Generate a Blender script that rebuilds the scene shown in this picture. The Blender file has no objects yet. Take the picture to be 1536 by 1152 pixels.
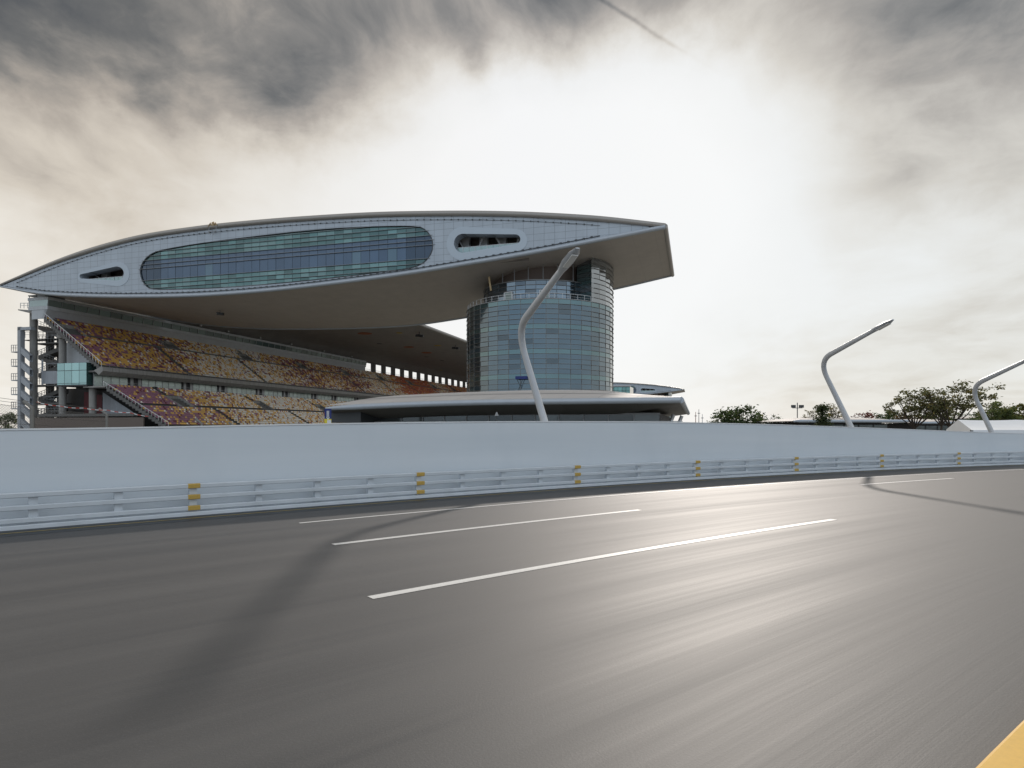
import bpy, math, random
from math import sin, cos, tan, pi, radians, atan2, sqrt, exp, hypot, floor
from mathutils import Vector, Matrix
from mathutils.geometry import tessellate_polygon
R = random.Random(7)
sc = bpy.context.scene
col = sc.collection
F, CX, YH, H = 960.0, 768.0, 641.0, 1.8          # focal length and horizon of the photo, eye height
GZ = -1.5                                         # ground level around the raised road
A = radians(16)
NX, NY = 230/960*110, 110.0
XR = (cos(A), -sin(A)); VV = (sin(A), cos(A))     # stadium frame: x to the right along the wing, y away along the stand
def S2W(x, y): return (NX+x*XR[0]+y*VV[0], NY+x*XR[1]+y*VV[1])
def S(px, py, w):
    a = (px-CX)/F; P = S2W(0, w)
    t = (a*P[1]-P[0])/(XR[0]-a*XR[1]); Y = P[1]+t*XR[1]
    return t, H+(YH-py)/F*Y
def at(px, py, Y): return Vector(((px-CX)/F*Y, Y, H+(YH-py)/F*Y))
def G(px, py): Z = H*F/(py-YH); return ((px-CX)/F*Z, Z)

# ------------------------------------------------------------------ helpers
class MB:
    def __init__(s): s.v=[]; s.f=[]; s.m=[]; s.c=[]; s.uv=None
    def face(s, pts, m=0, c=None):
        n=len(s.v); s.v += [tuple(p) for p in pts]; s.f.append(tuple(range(n, n+len(pts)))); s.m.append(m); s.c.append(c)
    def raw(s, vs, fs, m=0, c=None):
        n=len(s.v); s.v += [tuple(p) for p in vs]
        for f in fs: s.f.append(tuple(n+i for i in f)); s.m.append(m); s.c.append(c)
    def box(s, x0,x1,y0,y1,z0,z1, m=0, c=None):
        s.raw([(x0,y0,z0),(x1,y0,z0),(x1,y1,z0),(x0,y1,z0),(x0,y0,z1),(x1,y0,z1),(x1,y1,z1),(x0,y1,z1)],
              [(0,3,2,1),(4,5,6,7),(0,1,5,4),(1,2,6,5),(2,3,7,6),(3,0,4,7)], m, c)
    def bar(s, a, b, w, h, m=0, c=None):           # rectangular bar a->b
        a=Vector(a); b=Vector(b); d=(b-a)
        if d.length<1e-6: return
        d.normalize(); up=Vector((0,0,1)) if abs(d.z)<.95 else Vector((0,1,0))
        r=d.cross(up).normalized()*w/2; u=r.cross(d).normalized()*h/2
        s.raw([a-r-u,a+r-u,a+r+u,a-r+u,b-r-u,b+r-u,b+r+u,b-r+u],[(0,1,2,3),(7,6,5,4),(0,4,5,1),(1,5,6,2),(2,6,7,3),(3,7,4,0)], m, c)
    def tube(s, pts, r, n=8, m=0, cap=True, c=None):
        pts=[Vector(p) for p in pts]; rr=r if isinstance(r,(list,tuple)) else [r]*len(pts)
        base=len(s.v); prev=None
        for i,p in enumerate(pts):
            d=(pts[min(i+1,len(pts)-1)]-pts[max(i-1,0)]).normalized()
            if prev is None:
                up=Vector((0,0,1)) if abs(d.z)<.9 else Vector((0,1,0))
                x=d.cross(up).normalized()
            else: x=(prev-d*prev.dot(d)).normalized()
            prev=x; y=d.cross(x)
            for k in range(n):
                t=2*pi*k/n; s.v.append(tuple(p+(x*cos(t)+y*sin(t))*rr[i]))
        for i in range(len(pts)-1):
            for k in range(n):
                a=base+i*n+k; b=base+i*n+(k+1)%n; s.f.append((a,b,b+n,a+n)); s.m.append(m); s.c.append(c)
        if cap:
            s.f.append(tuple(base+k for k in range(n))[::-1]); s.m.append(m); s.c.append(c)
            s.f.append(tuple(base+(len(pts)-1)*n+k for k in range(n))); s.m.append(m); s.c.append(c)
    def poly(s, outer, holes, y, back=False, m=0):  # planar polygon in x,z at depth y
        loops=[[Vector((a,b,0)) for a,b in l] for l in [outer]+holes]
        flat=[p for l in loops for p in l]
        n=len(s.v); s.v += [(p.x,y,p.y) for p in flat]
        for t in tessellate_polygon(loops):
            s.f.append(tuple(n+i for i in t)); s.m.append(m); s.c.append(None)
    def wallloop(s, loop, y0, y1, m=0):
        for i in range(len(loop)):
            a=loop[i]; b=loop[(i+1)%len(loop)]
            s.face([(a[0],y0,a[1]),(b[0],y0,b[1]),(b[0],y1,b[1]),(a[0],y1,a[1])], m)
    def build(s, name, mats, parent=None, smooth=False, auto=None):
        me=bpy.data.meshes.new(name)
        o=BASE.get(parent.name, (0,0,0)) if parent else (0,0,0)
        vs=[(a-o[0],b-o[1],c-o[2]) for a,b,c in s.v] if any(o) else s.v
        me.from_pydata(vs, [], s.f)
        if not isinstance(mats,(list,tuple)): mats=[mats]
        for m in mats: me.materials.append(M[m] if isinstance(m,str) else m)
        if len(mats)>1: me.polygons.foreach_set('material_index', s.m)
        if any(c is not None for c in s.c):
            at_=me.color_attributes.new('Col','FLOAT_COLOR','CORNER'); buf=[]
            for f,c in zip(s.f,s.c):
                c=c or (1,1,1); buf += [c[0],c[1],c[2],1.0]*len(f)
            at_.data.foreach_set('color', buf)
        if s.uv:
            ul=me.uv_layers.new(name='UVMap'); buf=[]
            for l in me.loops: buf += s.uv[l.vertex_index]
            ul.data.foreach_set('uv', buf)
        if smooth: me.polygons.foreach_set('use_smooth',[True]*len(me.polygons))
        me.update()
        ob=bpy.data.objects.new(name, me); col.objects.link(ob)
        if smooth and auto:
            me.polygons.foreach_set('use_smooth',[True]*len(me.polygons)); me.set_sharp_from_angle(angle=radians(auto))
        if parent: ob.parent=parent; BASE[ob.name]=BASE.get(parent.name,(0,0,0))
        return ob
BASE={}
def tag(o, label=None, cat=None, group=None, kind=None):
    if label: o['label']=label
    if cat: o['category']=cat
    if group: o['group']=group
    if kind: o['kind']=kind
    return o
def thing(name, label, cat, base=(0,0,0), group=None, stad=False):
    o=bpy.data.objects.new(name, None); col.objects.link(o); o.empty_display_size=1
    if stad:
        w=S2W(base[0],base[1]); o.location=(w[0],w[1],base[2]); o.rotation_euler=(0,0,-A)
    else: o.location=base
    BASE[o.name]=tuple(base)
    return tag(o,label,cat,group)
def copy_tree(o, parent=None):
    c=o.copy(); col.objects.link(c)
    if parent: c.parent=parent
    for ch in list(o.children): copy_tree(ch, c)
    return c

# ------------------------------------------------------------------ materials
M={}
class NT:
    def __init__(s, tree): s.t=tree; s.n=tree.nodes; s.l=tree.links
    def new(s, ty, **kw):
        n=s.n.new(ty)
        for k,v in kw.items(): setattr(n,k,v)
        return n
    def put(s, sock, v):
        if isinstance(v, bpy.types.NodeSocket): s.l.new(v, sock)
        else: sock.default_value=v
    def math(s, op, a, b=None, c=None, clamp=False):
        n=s.new('ShaderNodeMath', operation=op, use_clamp=clamp)
        s.put(n.inputs[0],a)
        if b is not None: s.put(n.inputs[1],b)
        if c is not None: s.put(n.inputs[2],c)
        return n.outputs[0]
    def noise(s, vec, scale, detail=3, rough=.5, dim='3D'):
        n=s.new('ShaderNodeTexNoise', noise_dimensions=dim); s.l.new(vec,n.inputs['Vector'])
        n.inputs['Scale'].default_value=scale; n.inputs['Detail'].default_value=detail; n.inputs['Roughness'].default_value=rough
        return n.outputs['Fac']
    def ramp(s, fac, stops, interp='LINEAR'):
        n=s.new('ShaderNodeValToRGB'); s.l.new(fac,n.inputs[0]); cr=n.color_ramp; cr.interpolation=interp
        while len(cr.elements)<len(stops): cr.elements.new(.5)
        for e,(p,c) in zip(cr.elements,stops):
            e.position=p; e.color=(c[0],c[1],c[2],1) if isinstance(c,(tuple,list)) else (c,c,c,1)
        return n.outputs['Color']
    def mix(s, fac, a, b, blend='MIX'):
        n=s.new('ShaderNodeMix', data_type='RGBA', blend_type=blend)
        s.put(n.inputs['Factor'],fac)
        for k,v in (('A',a),('B',b)):
            sock=[i for i in n.inputs if i.name==k and i.type=='RGBA'][0]
            if isinstance(v,(tuple,list)): v=(v[0],v[1],v[2],1)
            s.put(sock,v)
        return [o for o in n.outputs if o.type=='RGBA'][0]
    def mapping(s, vec, scale=(1,1,1), rot=(0,0,0)):
        n=s.new('ShaderNodeMapping'); s.l.new(vec,n.inputs['Vector']); n.inputs['Scale'].default_value=scale; n.inputs['Rotation'].default_value=rot
        return n.outputs[0]
def base_mat(name):
    m=bpy.data.materials.new(name); m.use_nodes=True
    t=NT(m.node_tree); b=t.n['Principled BSDF']; M[name]=m
    tc=t.new('ShaderNodeTexCoord')
    return m,t,b,tc
def mat(name, c, rough=.6, metal=0., var=.12, scale=1.5, attr=False, bump=0., stretch=(1,1,1), spec=.5, streak=0.):
    m,t,b,tc=base_mat(name)
    v=t.mapping(tc.outputs['Object'], stretch)
    n=t.noise(v, scale, 5, .6)
    base=t.mix(n, tuple(x*(1-var*1.6) for x in c), tuple(min(1,x*(1+var*1.6)) for x in c))
    if streak:
        n3=t.noise(t.mapping(tc.outputs['Object'],(1,1,.08)), 2.2, 4, .6)
        base=t.mix(t.ramp(n3,[(.45,0),(.75,streak)]), base, tuple(x*.45 for x in c))
    if attr:
        a=t.new('ShaderNodeVertexColor'); a.layer_name='Col'
        base=t.mix(1.0, base, a.outputs['Color'], 'MULTIPLY')
    t.l.new(base,b.inputs['Base Color'])
    rr=t.math('MULTIPLY_ADD', n, .25, rough-.12, clamp=True); t.l.new(rr,b.inputs['Roughness'])
    b.inputs['Metallic'].default_value=metal
    b.inputs['Specular IOR Level'].default_value=spec
    if bump:
        bp=t.new('ShaderNodeBump'); bp.inputs['Strength'].default_value=bump; bp.inputs['Distance'].default_value=.05
        t.l.new(n,bp.inputs['Height']); t.l.new(bp.outputs[0],b.inputs['Normal'])
    return m
def panel_mat(name, c, sx, sz, axes=('X','Z'), line=.03, rough=.45, metal=.2, lc=.35, var=.05, off=0., stain=0.):
    m,t,b,tc=base_mat(name)
    sp=t.new('ShaderNodeSeparateXYZ'); t.l.new(tc.outputs['Object'],sp.inputs[0])
    a=t.math('DIVIDE',sp.outputs[axes[0]],sx); z=t.math('DIVIDE',t.math('ADD',sp.outputs[axes[1]],off),sz)
    la=t.math('LESS_THAN',t.math('FRACT',a),line*1.95/sx*1.); lz=t.math('LESS_THAN',t.math('FRACT',z),line*1.6/sz)
    ln=t.math('MAXIMUM',la,lz)
    cb=t.new('ShaderNodeCombineXYZ'); t.l.new(t.math('FLOOR',a),cb.inputs[0]); t.l.new(t.math('FLOOR',z),cb.inputs[1])
    wn=t.new('ShaderNodeTexWhiteNoise',noise_dimensions='2D'); t.l.new(cb.outputs[0],wn.inputs['Vector'])
    base=t.mix(wn.outputs['Value'], tuple(x*(1-var) for x in c), tuple(x*(1+var) for x in c))
    ns=t.noise(t.mapping(tc.outputs['Object'],(1,1,.35)), .35, 6, .6)
    base=t.mix(t.ramp(ns,[(.4,0),(.8,.25+stain)]), base, tuple(x*.55 for x in c))
    base=t.mix(ln, base, tuple(x*lc for x in c))
    t.l.new(base,b.inputs['Base Color']); b.inputs['Metallic'].default_value=metal
    rr=t.math('MULTIPLY_ADD', wn.outputs['Value'], .08, rough-.04); t.l.new(rr,b.inputs['Roughness'])
    return m
def glass_mat(name, c, rough=.08, metal=.75, var=.15, coat=.8):
    m,t,b,tc=base_mat(name)
    a=t.new('ShaderNodeVertexColor'); a.layer_name='Col'
    n=t.noise(tc.outputs['Object'], .25, 3, .5)
    base=t.mix(n, tuple(x*(1-var) for x in c), tuple(x*(1+var) for x in c))
    t.l.new(t.mix(1.0, base, a.outputs['Color'],'MULTIPLY'), b.inputs['Base Color'])
    b.inputs['Metallic'].default_value=metal; b.inputs['Roughness'].default_value=rough; b.inputs['Coat Weight'].default_value=coat; b.inputs['Coat Roughness'].default_value=.04; b.inputs['Coat IOR'].default_value=1.6
    bp=t.new('ShaderNodeBump'); bp.inputs['Strength'].default_value=.06; bp.inputs['Distance'].default_value=.3
    n2=t.noise(tc.outputs['Object'], .5, 2, .5); t.l.new(n2,bp.inputs['Height']); t.l.new(bp.outputs[0],b.inputs['Normal'])
    return m
panel_mat('cladding', (.41,.46,.52), 1.95, 1.2, rough=.42, metal=.15, lc=.5, line=.035, var=.035, stain=.1)
panel_mat('soffit_panel', (.46,.42,.385), 3.9, 2.4, axes=('X','Y'), rough=.5, metal=.1, lc=.8, var=.03, stain=.05)
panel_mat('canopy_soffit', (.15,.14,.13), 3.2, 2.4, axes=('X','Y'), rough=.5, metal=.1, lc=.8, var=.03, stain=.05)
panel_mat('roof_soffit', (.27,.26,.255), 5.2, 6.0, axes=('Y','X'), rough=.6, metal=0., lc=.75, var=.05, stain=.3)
panel_mat('pavilion_roof', (.50,.47,.45), 3.2, 30., axes=('X','Y'), rough=.75, metal=0., lc=.75, var=.03)
mat('rim', (.34,.32,.30), .42, .35, .06)
mat('rim_low', (.42,.46,.51), .42, .3, .06)
mat('surround', (.42,.48,.545), .4, .15, .04)
mat('dark_gap', (.05,.05,.055), .7)
mat('dark_metal', (.06,.065,.07), .5, .3)
mat('mid_metal', (.26,.27,.28), .45, .5)
mat('ring_metal', (.19,.18,.17), .4, .5)
mat('light_metal', (.55,.56,.57), .4, .5)
mat('interior', (.22,.20,.19), .8)
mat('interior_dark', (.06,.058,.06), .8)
mat('concrete', (.30,.29,.275), .85, 0, .2, .8, bump=.1, streak=.5)
mat('concrete_light', (.50,.52,.545), .8, 0, .1, .6, streak=.15)
mat('concrete_dark', (.14,.135,.13), .85, 0, .2, .8, streak=.4)
mat('stair_paint', (.36,.38,.41), .7, 0, .12, .6, streak=.4)
mat('fence_wire', (.16,.15,.14), .5, .6)
mat('fence_post', (.24,.23,.215), .6, .4, streak=.3)
mat('maroon', (.11,.015,.02), .6)
mat('brown_wall', (.13,.10,.085), .6)
mat('brass', (.45,.34,.2), .4, .7)
mat('rail_paint', (.60,.64,.68), .45, 0, .08, 2, streak=.15)
mat('white_paint', (.72,.73,.74), .45, 0, .06, 3)
mat('lamp_paint', (.50,.52,.55), .4, .1, .06, 3)
mat('lamp_lens', (.7,.7,.68), .3)
mat('banner_blue', (.01,.025,.16), .5)
mat('banner_yellow', (.7,.6,.05), .5)
mat('orange_paint', (.30,.085,.03), .6)
mat('yellow_disc', (.42,.30,.05), .6)
mat('tape_red', (.5,.05,.03), .6)
mat('tent_white', (.74,.76,.79), .5, 0, .05, .6)
mat('bark', (.055,.042,.033), .9, 0, .3, 4)
mat('plaster', (.5,.5,.49), .8, 0, .12, .7, streak=.3)
mat('rust_red', (.25,.08,.05), .8)
for nm,c in (('seat_mauve',(.30,.13,.19)),('seat_maroon',(.16,.02,.035)),('seat_yellow',(.70,.42,.10)),('seat_white',(.78,.73,.66)),('seat_red',(.50,.08,.035)),('seat_orange',(.55,.2,.03))):
    mat(nm,c,.5,0,.18,.5)
SEATS=['seat_mauve','seat_maroon','seat_yellow','seat_white','seat_red','seat_orange']
glass_mat('wing_glass',(1,1,1),.12,.7,coat=.4)
glass_mat('tower_glass',(1,1,1),.09,.8)
glass_mat('dark_glass',(1,1,1),.1,.3,coat=.1)
mat('pale_glass', (.42,.50,.47), .25, .2, .1, .5, attr=True)
mat('leaf', (1,1,1), .65, 0, .3, 1.2, attr=True, spec=.25)
_t=NT(M['leaf'].node_tree); _b=_t.n['Principled BSDF']; _tr=_t.new('ShaderNodeBsdfTranslucent'); _t.l.new(_b.inputs['Base Color'].links[0].from_socket,_tr.inputs[0])
_mx=_t.new('ShaderNodeMixShader'); _mx.inputs[0].default_value=.45; _t.l.new(_b.outputs[0],_mx.inputs[1]); _t.l.new(_tr.outputs[0],_mx.inputs[2]); _t.l.new(_mx.outputs[0],_t.n['Material Output'].inputs[0])

# boundary wall: painted panels, faint smears along the road
def wall_mat():
    m,t,b,tc=base_mat('wall_paint')
    uv=tc.outputs['UV']
    n=t.noise(t.mapping(uv,(.10,1.6,1)), 1.0, 5, .55)
    base=t.mix(t.ramp(n,[(.3,0),(.7,1)]), (.60,.65,.695), (.66,.70,.74))
    n2=t.noise(t.mapping(uv,(.5,.25,1)), 1.0, 4, .6)
    base=t.mix(t.ramp(n2,[(.5,0),(.8,.3)]), base, (.49,.54,.59))
    t.l.new(base,b.inputs['Base Color']); b.inputs['Roughness'].default_value=.42
wall_mat()
# asphalt: polished wheel tracks and fine streaks running along the road
def asphalt():
    m,t,b,tc=base_mat('asphalt')
    uv=tc.outputs['UV']
    fine=t.noise(t.mapping(uv,(.10,11,1)), 1.0, 9, .72)
    mid=t.noise(t.mapping(uv,(.035,1.5,1)), 1.0, 5, .55)
    grain=t.noise(tc.outputs['Object'], 60, 3, .7)
    patch=t.noise(t.mapping(uv,(.05,.18,1)), 1.0, 3, .5)
    base=t.mix(t.ramp(mid,[(.3,0),(.7,1)]), (.027,.029,.033), (.070,.070,.071))
    base=t.mix(t.ramp(fine,[(.32,0),(.70,1)]), base, (.21,.205,.20), 'MIX') if False else t.mix(t.math('MULTIPLY',t.ramp(fine,[(.38,0),(.72,1)]),.55), base, (.072,.070,.068))
    base=t.mix(t.math('MULTIPLY',t.ramp(patch,[(.45,0),(.7,1)]),.35), base, (.03,.03,.032))
    base=t.mix(t.math('MULTIPLY',t.ramp(grain,[(.52,0),(.72,1)]),.3), base, (.11,.11,.107))
    t.l.new(base,b.inputs['Base Color'])
    r=t.math('MULTIPLY_ADD', mid, .22, .47); r=t.math('MULTIPLY_ADD', fine, .12, r); t.l.new(r,b.inputs['Roughness'])
    b.inputs['Specular IOR Level'].default_value=.68
    bp=t.new('ShaderNodeBump'); bp.inputs['Strength'].default_value=.2; bp.inputs['Distance'].default_value=.01
    hh=t.math('ADD',t.math('MULTIPLY',grain,.6),fine); t.l.new(hh,bp.inputs['Height']); t.l.new(bp.outputs[0],b.inputs['Normal'])
asphalt()
def paint(name, c, worn):
    m,t,b,tc=base_mat(name)
    n=t.noise(t.mapping(tc.outputs['UV'],(.12,9,1)),1.0,6,.7); g=t.noise(tc.outputs['Object'],25,4,.7)
    base=t.mix(t.math('MULTIPLY',t.ramp(t.math('MULTIPLY_ADD',g,.5,t.math('MULTIPLY',n,.5)),[(.42,0),(.68,1)]),worn), c, tuple(x*.45 for x in c))
    t.l.new(base,b.inputs['Base Color']); b.inputs['Roughness'].default_value=.5
paint('band_yellow',(.55,.36,.08),.3); paint('gutter_shade',(.03,.034,.038),.3); paint('line_white',(.70,.69,.67),.6); paint('line_yellow',(.55,.40,.10),.5); paint('kerb_yellow',(.72,.43,.06),.25)
def ground_mat():
    m,t,b,tc=base_mat('ground')
    n=t.noise(tc.outputs['Object'],.03,6,.6); n2=t.noise(tc.outputs['Object'],.9,4,.6)
    base=t.mix(n,(.15,.15,.12),(.27,.26,.235)); base=t.mix(t.math('MULTIPLY',n2,.4),base,(.17,.165,.15))
    t.l.new(base,b.inputs['Base Color']); b.inputs['Roughness'].default_value=.9
ground_mat()

# ------------------------------------------------------------------ road and wall
def heading(s):
    c=max(-12,min(48,s)); h=49.5+.5*c
    if s<-12: h+= .5*14*(1-exp((s+12)/14))*-1
    if s>48: h+= .5*22*(1-exp(-(s-48)/22))
    return radians(h)
STEP=.5; SM,SP=-70,260
curve={}
x,y=-8.86,11.08; i=0; curve[0]=(x,y)
for i in range(0,int(SP/STEP)):
    h=heading((i+.5)*STEP); x+=sin(h)*STEP; y+=cos(h)*STEP; curve[i+1]=(x,y)
x,y=curve[0]
for i in range(0,int(-SM/STEP)):
    h=heading(-(i+.5)*STEP); x-=sin(h)*STEP; y-=cos(h)*STEP; curve[-i-1]=(x,y)
def P(s,o,z=0.):
    f=s/STEP; i=int(floor(f)); i=max(int(SM/STEP),min(int(SP/STEP)-1,i)); t=f-i
    a=curve[i]; b=curve[i+1]; h=heading(s)
    return (a[0]+(b[0]-a[0])*t+cos(h)*o, a[1]+(b[1]-a[1])*t-sin(h)*o, z)
def locate(p):
    best=None
    for i in range(-100,300):
        s=i*.2; q=P(s,0); d=hypot(p[0]-q[0],p[1]-q[1])
        if best is None or d<best[0]: best=(d,s)
    return best[1],best[0]
def strip(mb, s0, s1, prof, step=1.0):
    """sweep a list of (offset, z) along the road"""
    n=max(1,int(round((s1-s0)/step))); b=len(mb.v); k=0
    if mb.uv is None: mb.uv=[]
    for i in range(n+1):
        s=s0+(s1-s0)*i/n; pf=prof(s) if callable(prof) else prof; k=len(pf); acc=0
        for j,(o,z) in enumerate(pf):
            mb.v.append(P(s,o,z)); mb.uv.append((s,o+z))
    for i in range(n):
        for j in range(k-1):
            a=b+i*k+j; mb.f.append((a,a+k,a+k+1,a+1)); mb.m.append(0); mb.c.append(None)
mb=MB(); strip(mb,SM,SP,[(-2.2,GZ+.02),(-1.4,0),(0,0),(3,0),(6,0),(9,0),(12,0),(15,0),(20,0),(30,0),(31,GZ+.02)],2.0)
tag(mb.build('road','asphalt'),kind='structure')
gm=MB(); gm.face([(-2500,-1500,GZ),(2500,-1500,GZ),(2500,4000,GZ),(-2500,4000,GZ)])
tag(gm.build('ground','ground'),kind='structure')
def line_thing(name, segs, w, m, z=.004):
    q=MB()
    for (s0,s1,o) in segs: strip(q,s0,s1,[(o-w/2,z),(o+w/2,z)],.5)
    return tag(q.build(name,m),kind='structure')
L=[locate(G(*p)) for p in [(560,895),(1250,780),(495,816),(960,766),(445,786),(750,757),(1300,728),(1420,717),(1450,1152),(1536,1083),(0,803)]]
print('LOC',[(round(a,2),round(b,2)) for a,b in L])
o1=(L[0][1]+L[1][1])/2; o2=(L[2][1]+L[3][1])/2; o3=(L[4][1]+L[5][1])/2
line_thing('lane_line',[(L[0][0],L[1][0],o1),(L[1][0]+10,L[1][0]+22,o1),(L[2][0],L[3][0],o2),(L[6][0],L[7][0],(L[6][1]+L[7][1])/2),(L[7][0]+9,L[7][0]+14,o2)],.14,'line_white')
line_thing('edge_line',[(L[4][0],60,o3)],.10,'line_white',.0045)
line_thing('gutter_shade',[(SM,110,.40)],.76,'gutter_shade',.003)  # flat strip, shade along the barrier foot put into its near-black colour
line_thing('gutter_line',[(SM,90,.42)],.045,'line_yellow',.008)
ok=(L[8][1]+L[9][1])/2
kk=MB(); q=1.65/1.8
k0=locate((G(1450,1152)[0]*q,G(1450,1152)[1]*q)); k1=locate((G(1536,1083)[0]*q,G(1536,1083)[1]*q)); ok=(k0[1]+k1[1])/2
strip(kk,-60,60,[(ok-.02,0.0),(ok,.135),(ok+.02,.15),(ok+.9,.15),(ok+.92,.135),(ok+.94,0)],.5)
tag(kk.build('median_kerb','kerb_yellow'),kind='structure')

WT=[(0,646),(128,643),(256,640.5),(384,637.5),(512,635),(640,633),(768,632),(900,632),(1000,633),(1100,635),(1200,638),(1300,641.5),(1400,645.5),(1536,651)]
WO=-.45
wt=[]
for px,py in WT:                                   # wall crest height by distance along the road
    a=(px-CX)/F; best=min((abs(P(i*.25,WO)[0]/P(i*.25,WO)[1]-a),i*.25) for i in range(-30,220))
    wt.append((best[1], H+(YH-py)/F*P(best[1],WO)[1]))
def wtop(s):
    if s<=wt[0][0]: return wt[0][1]
    for (a,za),(b,zb) in zip(wt,wt[1:]):
        if s<=b: return za+(zb-za)*(s-a)/(b-a)
    return max(.9,wt[-1][1])
wtop_s=lambda s: sum(wtop(s+d) for d in (-3,-2,-1,0,1,2,3))/7
print('WT',[(round(a,1),round(b,2)) for a,b in wt])
w=thing('boundary_wall','long smooth pale blue-grey wall curving along the far road edge behind the low guard rail','wall',P(12,WO))
q=MB(); strip(q,SM,120,lambda s:[(WO,0.0),(WO,.5),(WO-.0,wtop_s(s)*.5),(WO,wtop_s(s)-.03),(WO-.03,wtop_s(s)),(WO-.16,wtop_s(s)),(WO-.19,wtop_s(s)-.03),(WO-.19,-.0)],1.0)
q.build('wall_face','wall_paint',w)
q=MB(); strip(q,SM,120,lambda s:[(WO+.012,wtop_s(s)-.02),(WO+.012,wtop_s(s)+.012),(WO-.205,wtop_s(s)+.012),(WO-.205,wtop_s(s)-.02)],1.0); q.build('coping','white_paint',w)

g=thing('guard_rail','low white three-rail guard with yellow bands running along the foot of the pale wall','guard rail',P(12,0))
q=MB(); strip(q,SM,110,[(.0,0.0),(.0,.06),(-.03,.075),(-.26,.075),(-.28,0)],1.0); q.build('plinth','rail_paint',g)
for z in (.15,.375,.60):
    q=MB(); strip(q,SM,110,[(-.06,z-.045),(-.035,z-.035),(-.03,z+.03),(-.05,z+.045),(-.10,z+.045),(-.12,z+.03),(-.12,z-.045),(-.06,z-.045)],1.0); q.build('rail','rail_paint',g)
sy=[min((abs(P(i*.1,0)[0]/P(i*.1,0)[1]-(px-CX)/F),i*.1) for i in range(-100,600))[1] for px in (293,646,880,1048,1175)]
print('yellow',sy)
sp=(sy[3]-sy[0])/12.0
for k in range(-9,52):
    s=sy[0]+k*sp; q=MB()
    a=P(s-.07,-.13); b=P(s+.07,-.13); c=P(s+.07,-.24); d=P(s-.07,-.24)
    q.raw([(p[0],p[1],.07) for p in (a,b,c,d)]+[(p[0],p[1],.6) for p in (a,b,c,d)],[(0,1,5,4),(1,2,6,5),(2,3,7,6),(3,0,4,7),(4,5,6,7)])
    q.build('post','rail_paint',g)
for k in range(-2,13):
    s=sy[0]+k*4*sp
    for z in (.15,.375,.60):
        q=MB(); strip(q,s-.115,s+.115,[(-.055,z-.049),(-.031,z-.039),(-.026,z+.034),(-.046,z+.049),(-.10,z+.049),(-.124,z+.034),(-.124,z-.049)],.16)
        q.build('yellow_band','band_yellow',g)

# ------------------------------------------------------------------ street lamps behind the wall
def street_lamp(Gp, Bp, Tp, label):
    Gp,Bp,Tp=Vector(Gp),Vector(Bp),Vector(Tp)
    r=thing('street_lamp',label,'street lamp',tuple(Gp),'bent street lamps along the wall')
    r0=.85; pts=[]; rad=[]
    a=Bp+(Gp-Bp).normalized()*r0; b=Bp+(Tp-Bp).normalized()*r0
    n=8
    for i in range(6): pts.append(Gp.lerp(a,i/5.)) ; rad.append(.14-.04*i/5)
    for i in range(1,n):
        t=i/n; pts.append(a*(1-t)**2+Bp*2*t*(1-t)+b*t*t); rad.append(.10+.015*t)
    hd=Tp+(b-Tp).normalized()*.85
    for i in range(4): pts.append(b.lerp(hd,i/3)); rad.append(.115-.03*i/3)
    q=MB(); q.tube(pts,rad,12); q.build('pole','lamp_paint',r,True,50)
    q=MB(); d=(Tp-hd).normalized(); side=d.cross(Vector((0,0,1))).normalized(); up=side.cross(d)
    prof=[(-.12,.085,.085),(.05,.13,.08),(.35,.17,.075),(.75,.155,.055),(1.0,.06,.02)]; vs=[]
    for t,wd,th in prof:
        c=hd+d*t
        for k in range(10):
            an=2*pi*k/10; vs.append(c+side*cos(an)*wd+up*sin(an)*th)
    fs=[(i*10+k,i*10+(k+1)%10,(i+1)*10+(k+1)%10,(i+1)*10+k) for i in range(4) for k in range(10)]+[tuple(range(10)),tuple(range(40,50))]
    q.raw(vs,fs); h=q.build('lamp_head','lamp_paint',r,True,50)
    q=MB(); c=hd+d*.5-up*.066
    q.raw([c-d*.3-side*.08,c+d*.3-side*.08,c+d*.3+side*.08,c-d*.3+side*.08,c-d*.3-side*.08-up*.02,c+d*.3-side*.08-up*.02,c+d*.3+side*.08-up*.02,c-d*.3+side*.08-up*.02],[(0,1,2,3),(4,7,6,5),(0,4,5,1),(1,5,6,2),(2,6,7,3),(3,7,4,0)])
    q.build('lens','lamp_lens',h)
    q=MB(); q.tube([Gp,Gp+Vector((0,0,.35))],.2,12); q.build('base_flange','mid_metal',r,True,50)
    return r
def lamp_base(px):
    s_=min((abs(P(i*.05,-1.05)[0]/P(i*.05,-1.05)[1]-(px-CX)/F),i*.05) for i in range(-100,1200))[1]; return Vector(P(s_,-1.05))
for gx,bx_,tx_,lab in ((845,(776,494),(863,377,-4.4),'nearest bent grey street lamp, standing against the glass tower'),
        (1306,(1228,541),(1335,482,-4.2),'bent grey street lamp alone against the sky between the tower and the trees'),
        (1510,(1455,580),(1562,530,-4.0),'farthest bent street lamp, its arm leaving the right edge beside the wide open tree')):
    g_=lamp_base(gx); street_lamp(g_,at(bx_[0],bx_[1],g_.y-.25),at(tx_[0],tx_[1],g_.y+tx_[2]),lab)

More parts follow.
